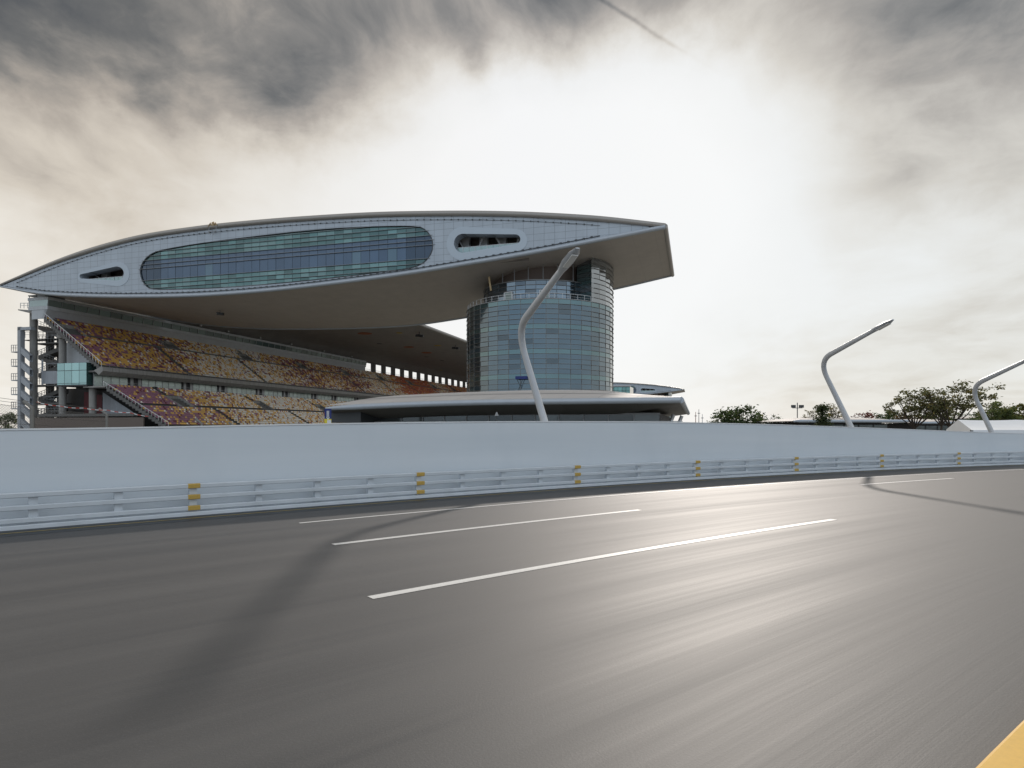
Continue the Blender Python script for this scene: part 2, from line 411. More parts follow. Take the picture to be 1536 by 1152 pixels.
# ------------------------------------------------------------------ the wing building
TOPP=[(0,427),(100,387),(200,358),(300,342),(400,332),(500,325),(570,321.5),(650,320),(725,320),(800,322),(900,328),(998,338)]
BOTP=[(0,430),(60,440),(130,444),(200,445),(300,443),(400,436),(500,425),(600,412),(700,396),(800,379),(900,360),(998,341)]
def smoothfn(pts, ctrl=True):
    xs=[p[0] for p in pts]; zs=[p[1] for p in pts]; n=len(xs)
    m=[]
    for i in range(n):
        if i==0: m.append((zs[1]-zs[0])/(xs[1]-xs[0]))
        elif i==n-1: m.append((zs[-1]-zs[-2])/(xs[-1]-xs[-2]))
        else: m.append((zs[i+1]-zs[i-1])/(xs[i+1]-xs[i-1]))
    def f(x):
        x=max(xs[0],min(xs[-1],x))
        for i in range(n-1):
            if x<=xs[i+1]:
                h=xs[i+1]-xs[i]; t=(x-xs[i])/h
                return (2*t**3-3*t*t+1)*zs[i]+(t**3-2*t*t+t)*h*m[i]+(-2*t**3+3*t*t)*zs[i+1]+(t**3-t*t)*h*m[i+1]
    return f
ftop=smoothfn([S(a,b,0) for a,b in TOPP]); fbot=smoothfn([S(a,b,0) for a,b in BOTP])
XL=S(0,427,0)[0]
ffar=smoothfn([(XL,35.3),(-141,32.9),(-125,30.4),(-110,28.9),(-96.8,28.2),(-80,27.7),(-63.75,27.8),(-49.9,29.0),(-30,31.3),(-13,33.9),(0,36.2)])
NXS=110
xs=[XL+(0-XL)*i/NXS for i in range(NXS+1)]
def pill(pts, y=0): return [S(a,b,y) for a,b in pts]
def arc(cx,cy,r,a0,a1,n):
    return [(cx+r*cos(radians(a0+(a1-a0)*i/n)), cy-r*sin(radians(a0+(a1-a0)*i/n))) for i in range(n+1)]
# pixel outlines (counter-clockwise in the photo)
def ccw_bez(pts,n=10):
    return pts
HOLE1=arc(695.5,365,14.5,100,262,12)+arc(773.5,358.8,7.2,-78,88,8)
HOLE1=[(a,b) for a,b in HOLE1]
HOLE2=arc(123,414.5,3.4,115,265,5)+arc(175.5,410.3,10.6,-92,100,10)
RING1=arc(695.5,365.5,25.5,97,262,14)+arc(774,360.5,17.0,-78,88,10)
RING2=arc(125,415.5,8.5,115,262,6)+arc(176,411,18.5,-88,100,12)
GLZ=[(625,339.6),(600,339),(527,341),(460,346),(370,356),(300,365),(250,373.5),(232,378),(221,385),(213,395),(210,406),(212,418),(218,428),(226,433.5),(245,434),(300,433),(370,429),(460,421),(527,413.5),(600,404.5),(622,401),(636,394),(645,384),(649.5,372),(648.5,359),(642,348),(634,342)]
def resample(loop, step):
    out=[]
    n=len(loop)
    for i in range(n):
        a=loop[i]; b=loop[(i+1)%n]; d=hypot(a[0]-b[0],a[1]-b[1]); k=max(1,int(d/step))
        for j in range(k): out.append((a[0]+(b[0]-a[0])*j/k,a[1]+(b[1]-a[1])*j/k))
    return out
def chaikin(l):
    o=[]
    for i in range(len(l)):
        a=l[i]; b=l[(i+1)%len(l)]; o += [(a[0]*.75+b[0]*.25,a[1]*.75+b[1]*.25),(a[0]*.25+b[0]*.75,a[1]*.25+b[1]*.75)]
    return o
h1=[S(a,b,0) for a,b in HOLE1]; h2=[S(a,b,0) for a,b in HOLE2]; gl=chaikin([S(a,b,0) for a,b in GLZ])
r1=[S(a,b,0) for a,b in RING1]; r2=[S(a,b,0) for a,b in RING2]
WW=36.0
wing=thing('wing_building','huge leaf-shaped silver wing building bridging the grandstand and the glass tower','building',(-76,18,GZ),'leaf-shaped wing buildings over the track',stad=True)
outer=[(x,ftop(x)-.45) for x in xs[1:]]+[(x,fbot(x)+.35) for x in reversed(xs[1:])]+[(XL+.4,ftop(XL)-.1)]
# keep outline valid near the right tip
outer=[(x,z) for i,(x,z) in enumerate(outer) if x<-2.6]
q=MB(); q.poly(outer,[h1,h2,gl],0); 
for l in (h1,h2): q.wallloop(l,0,2.2)
q.wallloop(gl,0,.35)
q.build('cladding','cladding',wing)
q=MB(); q.poly([(x,z) for x,z in outer],[],WW); q.build('rear_cladding','cladding',wing)
for ring,hole in ((r1,h1),(r2,h2)):
    q=MB(); q.poly(ring,[hole],-.06); q.wallloop(ring,-.06,.0); q.wallloop(hole,-.06,.02); q.build('opening_surround','surround',wing)
# top and bottom rim tubes
q=MB(); q.tube([(x,-.1,ftop(x)-.08) for x in xs],[.2+.33*min(1,(x-XL)/25)*(1 if x<-12 else .62+.38*(-x/12)) for x in xs],12); 
for i in range(4,NXS,3): 
    x=xs[i]; rj=(.2+.33*min(1,(x-XL)/25)*(1 if x<-12 else .62+.38*(-x/12)))*1.04; q.tube([(x-.05,-.1,ftop(x-.05)-.15),(x+.05,-.1,ftop(x+.05)-.15)],rj,12)
q.build('top_rim','rim',wing,True,40)
q=MB(); q.tube([(x,-.12,fbot(x)+.05) for x in xs],[.2+.22*min(1,(x-XL)/25) for x in xs],12)
for i in range(4,NXS,3): 
    x=xs[i]; q.tube([(x-.05,-.12,fbot(x-.05)+.05),(x+.05,-.12,fbot(x+.05)+.05)],(.2+.22*min(1,(x-XL)/25))*1.05,12)
q.build('bottom_rim','rim_low',wing,True,40)
# dark bars with brackets, added to draw the shadow line inside the rims
q=MB()
for i in range(NXS-12):
    x0,x1=xs[i+4],xs[i+5]
    if x1<-8:
        q.bar((x0,-.12,ftop(x0)-1.25),(x1,-.12,ftop(x1)-1.25),.05,.05)
        if i%1==0: q.box(x0-.1,x0+.1,-.2,0,ftop(x0)-1.32,ftop(x0)-1.14)
q.build('shadow_gap_rail','dark_metal',wing); q=MB()
for i in range(NXS-12):
    x0,x1=xs[i+4],xs[i+5]
    if x1<-6:
        q.bar((x0,-.1,fbot(x0)+.72),(x1,-.1,fbot(x1)+.72),.08,.13)
        q.box(x0-.28,x0+.16,-.2,0,fbot(x0)+.66,fbot(x0)+.88)
q.build('shadow_gap_rail','dark_metal',wing)
# soffit and roof skins
def skin(fa,fb,ny,bulge=0.):
    q=MB(); n=len(q.v)
    for j in range(ny+1):
        t=j/ny
        for x in xs: q.v.append((x, t*WW, fa(x)*(1-t)+fb(x)*t + bulge*sin(pi*t)*max(0,sin(pi*(x-XL)/-XL))))
    k=len(xs)
    for j in range(ny):
        for i in range(k-1):
            a=j*k+i; q.f.append((a,a+1,a+k+1,a+k)); q.m.append(0); q.c.append(None)
    return q
skin(fbot,ffar,16,-.6).build('soffit','soffit_panel',wing,True)
skin(lambda x:ftop(x)-.2,lambda x:ftop(x)-.2,8,.8).build('roof_skin','rim',wing,True)
q=MB(); q.tube([(0,-.1,36.35),(0.0,WW,36.2)],.42,12); q.build('end_rim','rim',wing,True,40)
q=MB(); q.tube([(XL,-.1,35.5),(XL,WW,35.3)],.3,10); q.build('end_rim','rim',wing,True,40)
q=MB(); q.tube([(x,WW,ffar(x)) for x in xs],.3,8); q.build('rear_rim','rim_low',wing,True,40)
# glazing: clipped grid of panes
zr=lambda y:S(302,y,0)[1]
ZB,ZM,ZC=zr(414.3),zr(396.4),zr(383.6)
RH=(ZC-ZM)/2
ROWZ=[ZB-RH*k for k in range(7,0,-1)]+[ZB,ZM,ZM+RH,ZC]+[ZC+RH*k for k in range(1,11)]
print('rows',ZB,ZM,ZC,RH)
def clip_rect(poly,x0,x1,z0,z1):
    def cl(p,inside,inter):
        o=[]
        for i in range(len(p)):
            a=p[i-1]; b=p[i]; ia,ib=inside(a),inside(b)
            if ib:
                if not ia: o.append(inter(a,b))
                o.append(b)
            elif ia: o.append(inter(a,b))
        return o
    def ix(c): return lambda a,b:(c,a[1]+(b[1]-a[1])*(c-a[0])/(b[0]-a[0]))
    def iz(c): return lambda a,b:(a[0]+(b[0]-a[0])*(c-a[1])/(b[1]-a[1]),c)
    p=poly
    for ins,it in ((lambda q:q[0]>=x0,ix(x0)),(lambda q:q[0]<=x1,ix(x1)),(lambda q:q[1]>=z0,iz(z0)),(lambda q:q[1]<=z1,iz(z1))):
        if not p: return p
        p=cl(p,ins,it)
    return p
q=MB(); fr=MB()
gx0=min(p[0] for p in gl); gx1=max(p[0] for p in gl)
ci=int(floor(gx0/1.95))
lowp=R.random
while ci*1.95<gx1:
    a0=ci*1.95; a1=a0+1.95
    for z0,z1 in zip(ROWZ,ROWZ[1:]):
        c=clip_rect(gl,a0+.035,a1-.035,z0+.03,z1-.03)
        if len(c)<3: continue
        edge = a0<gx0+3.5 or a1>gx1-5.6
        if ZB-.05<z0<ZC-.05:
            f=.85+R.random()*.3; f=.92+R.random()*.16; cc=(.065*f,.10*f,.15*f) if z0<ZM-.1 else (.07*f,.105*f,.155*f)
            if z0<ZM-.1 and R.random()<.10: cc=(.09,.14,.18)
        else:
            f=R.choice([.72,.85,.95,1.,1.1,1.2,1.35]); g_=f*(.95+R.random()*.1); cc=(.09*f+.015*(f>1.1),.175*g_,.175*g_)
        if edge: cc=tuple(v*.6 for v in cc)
        tx=R.uniform(-.012,.012); tz=R.uniform(-.012,.012)
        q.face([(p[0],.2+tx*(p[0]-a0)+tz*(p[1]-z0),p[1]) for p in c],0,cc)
    ci+=1
gz=q.build('glazing','wing_glass',wing)
q=MB(); q.poly(gl,[],.27); q.build('mullion_backing','dark_gap',gz)
q=MB()
for z in ROWZ:
    c=clip_rect(gl,gx0-1,gx1+1,z-.01,z+.01)
    if len(c)<3: continue
    a=min(p[0] for p in c); b=max(p[0] for p in c)
    q.box(a-.5,b+.5,-.16,-.05,z-.03,z+.03)
    for k in range(int((b-a)/3.9)+1): q.box(a+k*3.9-.04,a+k*3.9+.04,-.1,.2,z-.03,z+.03)
q.build('louvre','mid_metal',gz)
q=MB(); q.tube([(p[0],-.02,p[1]) for p in gl+gl[:1]],.09,6); q.build('frame','dark_metal',gz)
# rooms behind the two openings
for h,x0,x1,zz in ((h1,-38.6,-22.5,(33.2,40.)),(h2,-131,-118,(32.,39.))):
    z0=min(p[1] for p in h)-.8; z1=max(p[1] for p in h)+.7; a=min(p[0] for p in h)-1; b=max(p[0] for p in h)+1
    q=MB(); q.face([(a,7,z0),(b,7,z0),(b,7,z1),(a,7,z1)]); q.face([(a,2,z0),(b,2,z0),(b,7,z0),(a,7,z0)]); q.face([(a,2,z1),(b,2,z1),(b,7,z1),(a,7,z1)])
    q.face([(a,2,z0),(a,7,z0),(a,7,z1),(a,2,z1)]); q.face([(b,2,z0),(b,7,z0),(b,7,z1),(b,2,z1)])
    q.box(a,b,2.1,2.2,z0-1,z0); q.box(a,b,2.1,2.2,z1,z1+1)
    rm=q.build('open_deck','interior',wing)
    q=MB()
    n=4 if h is h1 else 2
    for k in range(n):
        xx=a+(b-a)*(k+.45)/n; q.box(xx-.8,xx+.8,4.2,5.2,z0,z1)
    q.build('column','concrete_light',rm)
    q=MB()
    for k in range(n):
        xx=a+(b-a)*k/n; q.bar((xx,3.3,z0),(xx+(b-a)/n*.6,3.3,z1),.28,.28) if k%2 else q.bar((xx+(b-a)/n*.9,3.3,z0),(xx+.2,3.3,z1),.28,.28)
    q.build('brace','concrete_light',rm)
    q=MB(); zt=z0+(z1-z0)*.42
    k=a
    while k<b: q.face([(k+.03,1.2,z0),(k+1.17,1.2,z0),(k+1.17,1.2,zt),(k+.03,1.2,zt)],0,(.32,.42,.42)); k+=1.2
    bl=q.build('balustrade','dark_glass',rm)
    q=MB(); q.box(a,b,1.15,1.25,zt,zt+.07); k=a
    while k<b: q.box(k-.04,k+.04,1.1,1.18,z0,zt); k+=2.4
    q.build('handrail','light_metal',bl)
# small floodlights under the soffit
for px,py in ((330,470),):
    xx,zz=S(px,py,12); q=MB(); q.tube([(xx,12,zz+1.3),(xx,12,zz+.1)],.06,6); q.box(xx-.7,xx+.1,11.6,12.3,zz-.35,zz+.2); q.box(xx+.15,xx+.9,11.7,12.4,zz-.45,zz+.1)
    q.build('hanging_floodlight','dark_metal',wing)
# rope-access bundle on the rim
bx,bz=S(322,344.5,-.1)
rb=thing('roof_cradle','small tangle of tan tubes and ropes perched on the upper rim of the near wing','equipment',(bx,-.1,bz),stad=True)
q=MB()
for k in range(9):
    an=pi*(k/8.); q.tube([(bx+.2*cos(an),-.6,bz+.7),(bx+.8*cos(an),-.7+.1*(k%3),bz+.9+.6*sin(an)),(bx+1.15*cos(an),-.75,bz+.55+.75*sin(an)*.8)],[.07,.1,.06],6)
q.build('tube_bundle','brass',rb)
q=MB()
for sx in (-1,1): q.tube([(bx+sx*.9,-.5,bz+.8),(bx+sx*.9,-.85,bz-.6),(bx+sx*.3,-.9,bz-1.3)],.06,6)
q.tube([(bx-.9,-.85,bz-.6),(bx+.9,-.85,bz-.6)],.05,6); q.build('hanger','mid_metal',rb)

# ------------------------------------------------------------------ the glass tower
TX,TYc=S(809.5,600,17.6)[0],17.6
def twd(x,y): return S2W(x,y)
TR=15.2
tw=thing('glass_tower','round blue-green glass tower carrying the right half of the wing','tower',(TX,TYc,GZ),'glass towers under the wings',stad=True)
ZT=25.75; ROWH=.93; NSEG=40
def drum(q,r,z0,z1,row,nseg,a0,a1,colf,phase=0,inset=0.):
    k=0; z=z1
    while z>z0+.1:
        zb=max(z0,z-row)
        for i in range(nseg):
            t0=2*pi*(i+phase)/nseg; t1=2*pi*(i+1+phase)/nseg; tm=(t0+t1)/2
            if not (a0<=tm%(2*pi)<=a1): continue
            e=.012; jz=R.uniform(-.02,.02); jr=R.uniform(-.035,.035)
            A_=(TX+(r+jr)*cos(t0+e*(t1-t0)),TYc+(r+jr)*sin(t0+e*(t1-t0))); B_=(TX+(r-jr)*cos(t1-e*(t1-t0)),TYc+(r-jr)*sin(t1-e*(t1-t0)))
            q.face([(A_[0],A_[1],zb+.03),(B_[0],B_[1],zb+.03),(B_[0]+jz*cos(tm),B_[1]+jz*sin(tm),z-.03),(A_[0]+jz*cos(tm),A_[1]+jz*sin(tm),z-.03)],0,colf(k,i,tm))
        z-=row; k+=1
colrnd={}
def tcol(k,i,tm):
    base=colrnd.setdefault(i,R.uniform(.9,1.08)); f=base*R.uniform(.95,1.05)
    if k%5==0: c=(.10*f,.175*f,.19*f)
    else:
        if R.random()<.05: f*=.62
        c=(.085*f,.13*f,.16*f)
    return c
q=MB(); drum(q,TR,GZ,ZT,ROWH,NSEG,0,7,tcol)
dg=q.build('glass_drum','tower_glass',tw)
q=MB()
def ringband(q,r0,r1,z,h,n=92,a0=0.,a1=2*pi,m=0):
    for i in range(n):
        t0=a0+(a1-a0)*i/n; t1=a0+(a1-a0)*(i+1)/n
        p=[(TX+r*cos(t),TYc+r*sin(t)) for r,t in ((r0,t0),(r1,t0),(r1,t1),(r0,t1))]
        q.raw([(a,b,z) for a,b in p]+[(a,b,z+h) for a,b in p],[(0,1,2,3)[::-1],(4,5,6,7),(1,2,6,5),(3,0,4,7)],m)
z=ZT
k=0
while z>4.5:
    ringband(q,TR-.05,TR+.13,z-.03,.06); z-=ROWH; k+=1
q.build('louvre_ring','ring_metal',dg)
q=MB()
for i in range(NSEG):
    t=2*pi*i/NSEG; q.bar((TX+(TR+.02)*cos(t),TYc+(TR+.02)*sin(t),GZ),(TX+(TR+.02)*cos(t),TYc+(TR+.02)*sin(t),ZT),.07,.07)
q.build('mullion','ring_metal',dg)
q=MB(); q.tube([(TX,TYc,GZ),(TX,TYc,ZT-.2)],TR-.15,46); q.build('drum_core','interior_dark',tw)
q=MB(); ringband(q,TR-.9,TR+.1,ZT-.02,.12); ringband(q,0.1,TR-.9,ZT-.1,.1,46); q.build('terrace_slab','concrete_light',tw)
q=MB(); ringband(q,TR-.2,TR-.12,ZT+1.05,.06); ringband(q,TR-.2,TR-.15,ZT+.55,.03)
for i in range(60):
    t=2*pi*i/60; q.bar((TX+(TR-.16)*cos(t),TYc+(TR-.16)*sin(t),ZT),(TX+(TR-.16)*cos(t),TYc+(TR-.16)*sin(t),ZT+1.08),.06,.06)
q.build('terrace_railing','light_metal',tw)
# upper drum
UR=11.6; UZ=30.0
def ucol(k,i,tm):
    f=R.uniform(.8,1.2)
    if R.random()<.1: f*=.5
    return (.13*f,.18*f,.225*f)
q=MB(); drum(q,UR,ZT,UZ,.84,36,0,7,ucol); ud=q.build('upper_drum','tower_glass',tw)
q=MB(); z=UZ
while z>ZT+.3: ringband(q,UR-.05,UR+.15,z-.03,.06); z-=.84
q.build('louvre_ring','ring_metal',ud)
q=MB(); ringband(q,UR-1.6,UR+.25,UZ,.12); q.build('drum_cap','mid_metal',ud)
q=MB()
for i in range(36):
    t=2*pi*i/36; q.bar((TX+(UR+.02)*cos(t),TYc+(UR+.02)*sin(t),ZT),(TX+(UR+.02)*cos(t),TYc+(UR+.02)*sin(t),UZ),.07,.07)
q.tube([(TX,TYc,ZT),(TX,TYc,UZ)],UR-.1,36); q.build('mullion','dark_metal',ud)
for tdeg,wd in ((-108,.9),(-80,.0),(-72,.9)):
    if not wd: continue
    t=radians(tdeg); c=(TX+(UR+.12)*cos(t),TYc+(UR+.12)*sin(t)); tx,ty=-sin(t),cos(t)
    q=MB()
    for s_ in (-1,1): q.bar((c[0]+tx*wd*s_,c[1]+ty*wd*s_,ZT+.1),(c[0]+tx*wd*s_,c[1]+ty*wd*s_,ZT+2.3),.16,.16)
    q.bar((c[0]-tx*wd,c[1]-ty*wd,ZT+2.3),(c[0]+tx*wd,c[1]+ty*wd,ZT+2.3),.16,.16)
    d_=q.build('terrace_door','light_metal',ud)
    q=MB(); q.face([(c[0]-tx*wd,c[1]-ty*wd,ZT+.1),(c[0]+tx*wd,c[1]+ty*wd,ZT+.1),(c[0]+tx*wd,c[1]+ty*wd,ZT+2.3),(c[0]-tx*wd,c[1]-ty*wd,ZT+2.3)],0,(.2,.25,.24)); q.build('pane','dark_glass',d_)
q=MB(); q.tube([(TX,TYc,UZ),(TX,TYc,34.4)],UR-2.0,36); pl=q.build('recessed_wall','brown_wall',tw,True,50)
q=MB()
for tdeg in (-118,-103,-88,-73,-58,-40):
    t=radians(tdeg); q.tube([(TX+(UR-.6)*cos(t),TYc+(UR-.6)*sin(t),UZ),(TX+(UR-.6)*cos(t),TYc+(UR-.6)*sin(t),34.6)],.09,6)
q.build('slim_column','mid_metal',pl)
q=MB(); t=radians(-128); q.bar((TX+(UR+.7)*cos(t),TYc+(UR+.7)*sin(t),28.9),(TX+(UR+1.2)*cos(t),TYc+(UR+1.2)*sin(t),31.6),.35,.2); q.build('hanging_sign','brass',tw)
# service core: the drum carried up on the right
a0,a1=radians(360-33),radians(360+0)-.001
def ccol(k,i,tm):
    f=R.uniform(.85,1.1); return (.24*f,.26*f,.27*f)
q=MB(); drum(q,TR,ZT,35.0,ROWH,NSEG,a0-.03,2*pi,ccol); drum(q,TR,ZT,35.0,ROWH,NSEG,0,radians(60),ccol); sv=q.build('service_core','tower_glass',tw)
q=MB(); z=ZT+ROWH
while z<34.5: ringband(q,TR-.05,TR+.13,z-.03,.06,40,a0,radians(420)); z+=ROWH
q.build('louvre_ring','ring_metal',sv)
q=MB(); c=[(TX+r*cos(a0),TYc+r*sin(a0)) for r in (TR-4.5,TR-.05)]
for k in range(12):
    z=ZT+k*.76; q.face([(c[0][0],c[0][1],z+.02),(c[1][0],c[1][1],z+.02),(c[1][0],c[1][1],z+.73),(c[0][0],c[0][1],z+.73)],0,(.10*R.uniform(.7,1.2),.12,.125))
q.build('side_wall','dark_glass',sv)
q=MB(); c2=[(TX+r*cos(radians(60)),TYc+r*sin(radians(60))) for r in (TR-4.5,TR-.05)]; q.face([(c[0][0],c[0][1],ZT),(c2[0][0],c2[0][1],ZT),(c2[0][0],c2[0][1],35),(c[0][0],c[0][1],35)]); q.build('back_wall','interior_dark',sv)
# little blue window-cleaning platform hoisted on the facade
cr=thing('facade_platform','small blue work platform on thin scissor legs before the lower tower glass','platform',(TX-4.4,TYc-TR-.9,0),stad=True)
cx_=S(783,570,TYc-TR-.6)[0]
q=MB(); zz=S(783,567,TYc-TR-.6)[1]; q.box(cx_-1.1,cx_+1.1,TYc-TR-1.3,TYc-TR-.4,zz-.25,zz+.3); q.build('deck','banner_blue',cr)
q=MB(); yy=TYc-TR-.85
q.bar((cx_-.9,yy,zz-.2),(cx_-.3,yy,zz-1.5),.09,.09); q.bar((cx_+.2,yy,zz-.2),(cx_-.3,yy,zz-1.5),.09,.09); q.bar((cx_-.3,yy,zz-1.5),(cx_-1.2,yy,zz-4),.12,.12); q.bar((cx_-1.2,yy,zz-4),(cx_-1.2,yy,GZ),.2,.2); q.build('scissor_leg','dark_metal',cr)

# far pair at the other end of the grandstand
for r,lab in ((wing,'distant leaf-shaped silver wing building peeping out past the right edge of the glass tower'),(tw,'far round tower just visible below the tip of the distant wing')):
    c=copy_tree(r); d=S2W(-5.1,492); d0=S2W(0,0); c.location=(r.location.x+d[0]-d0[0],r.location.y+d[1]-d0[1],r.location.z); c['label']=lab
q_=at(934,582,330)
gb=thing('glass_annex','small teal glass box block seen between the tower edge and the distant wing','building',(q_.x,330,GZ))
q=MB(); x0,x1=at(915,0,330).x,at(945,0,330).x; zt=at(0,577.5,330).z
k=x0
while k<x1-.1:
    for j in range(12):
        z0=GZ+(zt-1-GZ)*j/12; z1=GZ+(zt-1-GZ)*(j+1)/12; f=R.uniform(.7,1.2); q.face([(k+.1,330,z0+.1),(k+2,330,z0+.1),(k+2,330,z1-.1),(k+.1,330,z1-.1)],0,(.13*f,.27*f,.26*f))
    k+=(x1-x0)/5
gp=q.build('glazing','wing_glass',gb)
q=MB(); q.box(x0,x1,330.1,345,GZ,zt-.8); q.build('wall','interior_dark',gb)
q=MB(); q.box(x0-.5,x1+.4,329.5,346,zt-.8,zt); q.build('roof','concrete_light',gb)
q=MB(); q.face([(x1,330,GZ),(x1+4,342,GZ),(x1+4,342,zt-.8),(x1,330,zt-.8)],0,(.6,.6,.58)); q.build('side_glazing','wing_glass',gb)

# ------------------------------------------------------------------ grandstand
gs=thing('grandstand','long two-tier grandstand with purple, yellow and white seats running back from the left','grandstand',(-125,2,GZ),stad=True)
Y0,Y1=2.0,330.0
UN=24; UX0,UZ0=-143.2,27.55; UX1,UZ1=-125.9,15.3
LN=19; LX0,LZ0=-124.3,10.9; LX1,LZ1=-107.0,1.6
def terrace(x0,z0,x1,z1,n,name):
    q=MB(); dx=(x1-x0)/n; dz=(z0-z1)/n; th=.45
    prof=[]
    for i in range(n):
        xa=x0+dx*i; za=z0-dz*i
        prof += [(xa,za),(xa+dx,za)]
    prof.append((x1,z1))
    for i in range(len(prof)-1):
        a,b=prof[i],prof[i+1]; q.face([(a[0],Y0,a[1]),(b[0],Y0,b[1]),(b[0],Y1,b[1]),(a[0],Y1,a[1])])
    for i in range(n):                              # stepped end face and stepped underside
        xa=x0+dx*i; za=z0-dz*i
        q.box(xa,xa+dx,Y0-.01,Y0+.3,za-dz*1.9,za-.002); 
        q.face([(xa,Y0,za-dz*1.9),(xa+dx,Y0,za-dz*1.9),(xa+dx,Y1,za-dz*1.9),(xa,Y1,za-dz*1.9)])
    return q.build(name,'concrete_dark',gs),dx,dz  # dark concrete: shadows between the seat rows put into the terrace colour
_,udx,udz=terrace(UX0,UZ0,UX1,UZ1,UN,'upper_terrace')
_,ldx,ldz=terrace(LX0,LZ0,LX1,LZ1,LN,'lower_terrace')
def seat_geo(q,x,y,z,m):
    w_=.21
    q.box(x+.10,x+.50,y-w_,y+w_,z+.38,z+.44,m)
    a,b=(x+.06,z+.40),(x-.02,z+.80)
    q.raw([(a[0]+.07,y-w_,a[1]),(a[0]+.07,y+w_,a[1]),(b[0]+.07,y+w_,b[1]),(b[0]+.07,y-w_,b[1]),(a[0],y-w_,a[1]),(a[0],y+w_,a[1]),(b[0],y+w_,b[1]),(b[0],y-w_,b[1])],[(0,1,2,3),(7,6,5,4),(3,2,6,7),(1,5,6,2),(4,0,3,7)],m)
def pick(y,row,tier,n):
    # colour mix changes along the stand: mauve at the near end, then yellow, white, maroon, red
    r=R.random(); u=y+ (row-(n/2))*.55 + 5*sin(row*.7+y*.05)
    def mix(ws):
        t=r*sum(ws); 
        for i,w_ in enumerate(ws):
            t-=w_
            if t<=0: return i
        return 3
    K=[(-12,(.9,.03,.15,.01,0,0)),(4,(.65,.06,.4,.02,0,0)),(12,(.3,.1,.65,.05,0,0)),(30,(.2,.15,.5,.12,0,0)),(44,(.03,.06,.35,.55,0,0)),(66,(.03,.04,.25,.65,0,0)),(80,(.12,.2,.4,.3,0,0)),(94,(.3,.42,.3,.06,0,0)),(108,(.1,.25,.45,.25,0,0)),(128,(.25,.5,.3,.04,0,0)),(148,(.03,.06,.3,.6,0,0)),(166,(.0,.05,.45,.4,.1,.1)),(178,(.0,.15,.1,.03,.7,.3)),(215,(0,.15,.1,.02,.7,.3)),(230,(0,.02,.3,.6,.1,.1)),(255,(0,.1,.2,.1,.5,.3)),(400,(0,.1,.2,.2,.5,.2))]
    if tier=='l': K=[(-12,(.95,.03,.08,.01,0,0)),(10,(.8,.06,.2,.02,0,0)),(17,(.35,.08,.55,.1,0,0)),(34,(.12,.06,.5,.4,0,0)),(48,(.03,.02,.3,.7,0,0)),(60,(.02,.02,.2,.75,0,.05)),(74,(.02,.03,.45,.5,0,.1)),(90,(.02,.02,.4,.6,0,.1)),(110,(.1,.1,.45,.4,0,0)),(400,(.2,.2,.3,.3,.2,.1))]
    for (a,wa),(b,wb) in zip(K,K[1:]):
        if u<=b or b==400:
            t=max(0,min(1,(u-a)/(b-a))); return mix([p+(q_-p)*t for p,q_ in zip(wa,wb)])
    return 3
UA=[29+31.8*k for k in range(10)]; UV=[2.8+31.8*k for k in range(11)]
LAi=[15.5+31.8*k for k in range(10)]
cand=[]
for tier,n,x0,z0,dx,dz in (('u',UN,UX0,UZ0,udx,udz),('l',LN,LX0,LZ0,ldx,ldz)):
    for i in range(n):
        z=z0-dz*i
        if tier=='l' and z<1.9-.5: continue
        if tier=='u' and i in (8,): continue
        if tier=='l' and i in (9,): continue
        y=Y0+.35
        while y<(Y1-2 if tier=='u' else 190):
            skip=False
            if tier=='u':
                if i>8: skip=any(abs(y-a)<.75 for a in UA)
                else:
                    skip=any(abs(y-a-1.0-(8-i)*.0)<.6 for a in UV) or (i>=4 and any(a-2.2<y<a+2.6 for a in UV[1:])) or (i>=4 and i<=7 and 3.5<y<7)
                    
            else:
                if i<9: skip=any(abs(y-a)<.7 for a in LAi) or (i>=4 and any(a-.8<y<a+3.6 for a in LAi))
                else: skip=any(abs(y-a-10)<.7 for a in LAi)
            if not skip and R.random()>.012: cand.append((x0+dx*i+.12,y,z,pick(y,i,tier,n),tier,i))
            y+=.5
def camd(c):
    w_=S2W(c[0],c[1]); 
    if c[2]<2.6: return 1e9
    return hypot(*w_)
order=sorted(range(len(cand)),key=lambda i:camd(cand[i])); near=set(order[:100])
proto={}
q=MB()
for i,c in enumerate(cand):
    if i in near: continue
    seat_geo(q,c[0],c[1],c[2],c[3])
tag(q.build('seats',SEATS,gs),kind='stuff')
for i in sorted(near):
    c=cand[i]
    if c[3] not in proto:
        q=MB(); b=BASE[gs.name]; seat_geo(q,0,0,0,0); q.v=[(x+b[0],y+b[1],z+b[2]) for x,y,z in q.v]; o=q.build('seat',SEATS[c[3]],gs); proto[c[3]]=o; first=True
    else: o=proto[c[3]].copy(); col.objects.link(o); o.parent=gs
    b=BASE[gs.name]; o.location=(c[0]-b[0],c[1]-b[1],c[2]-b[2])
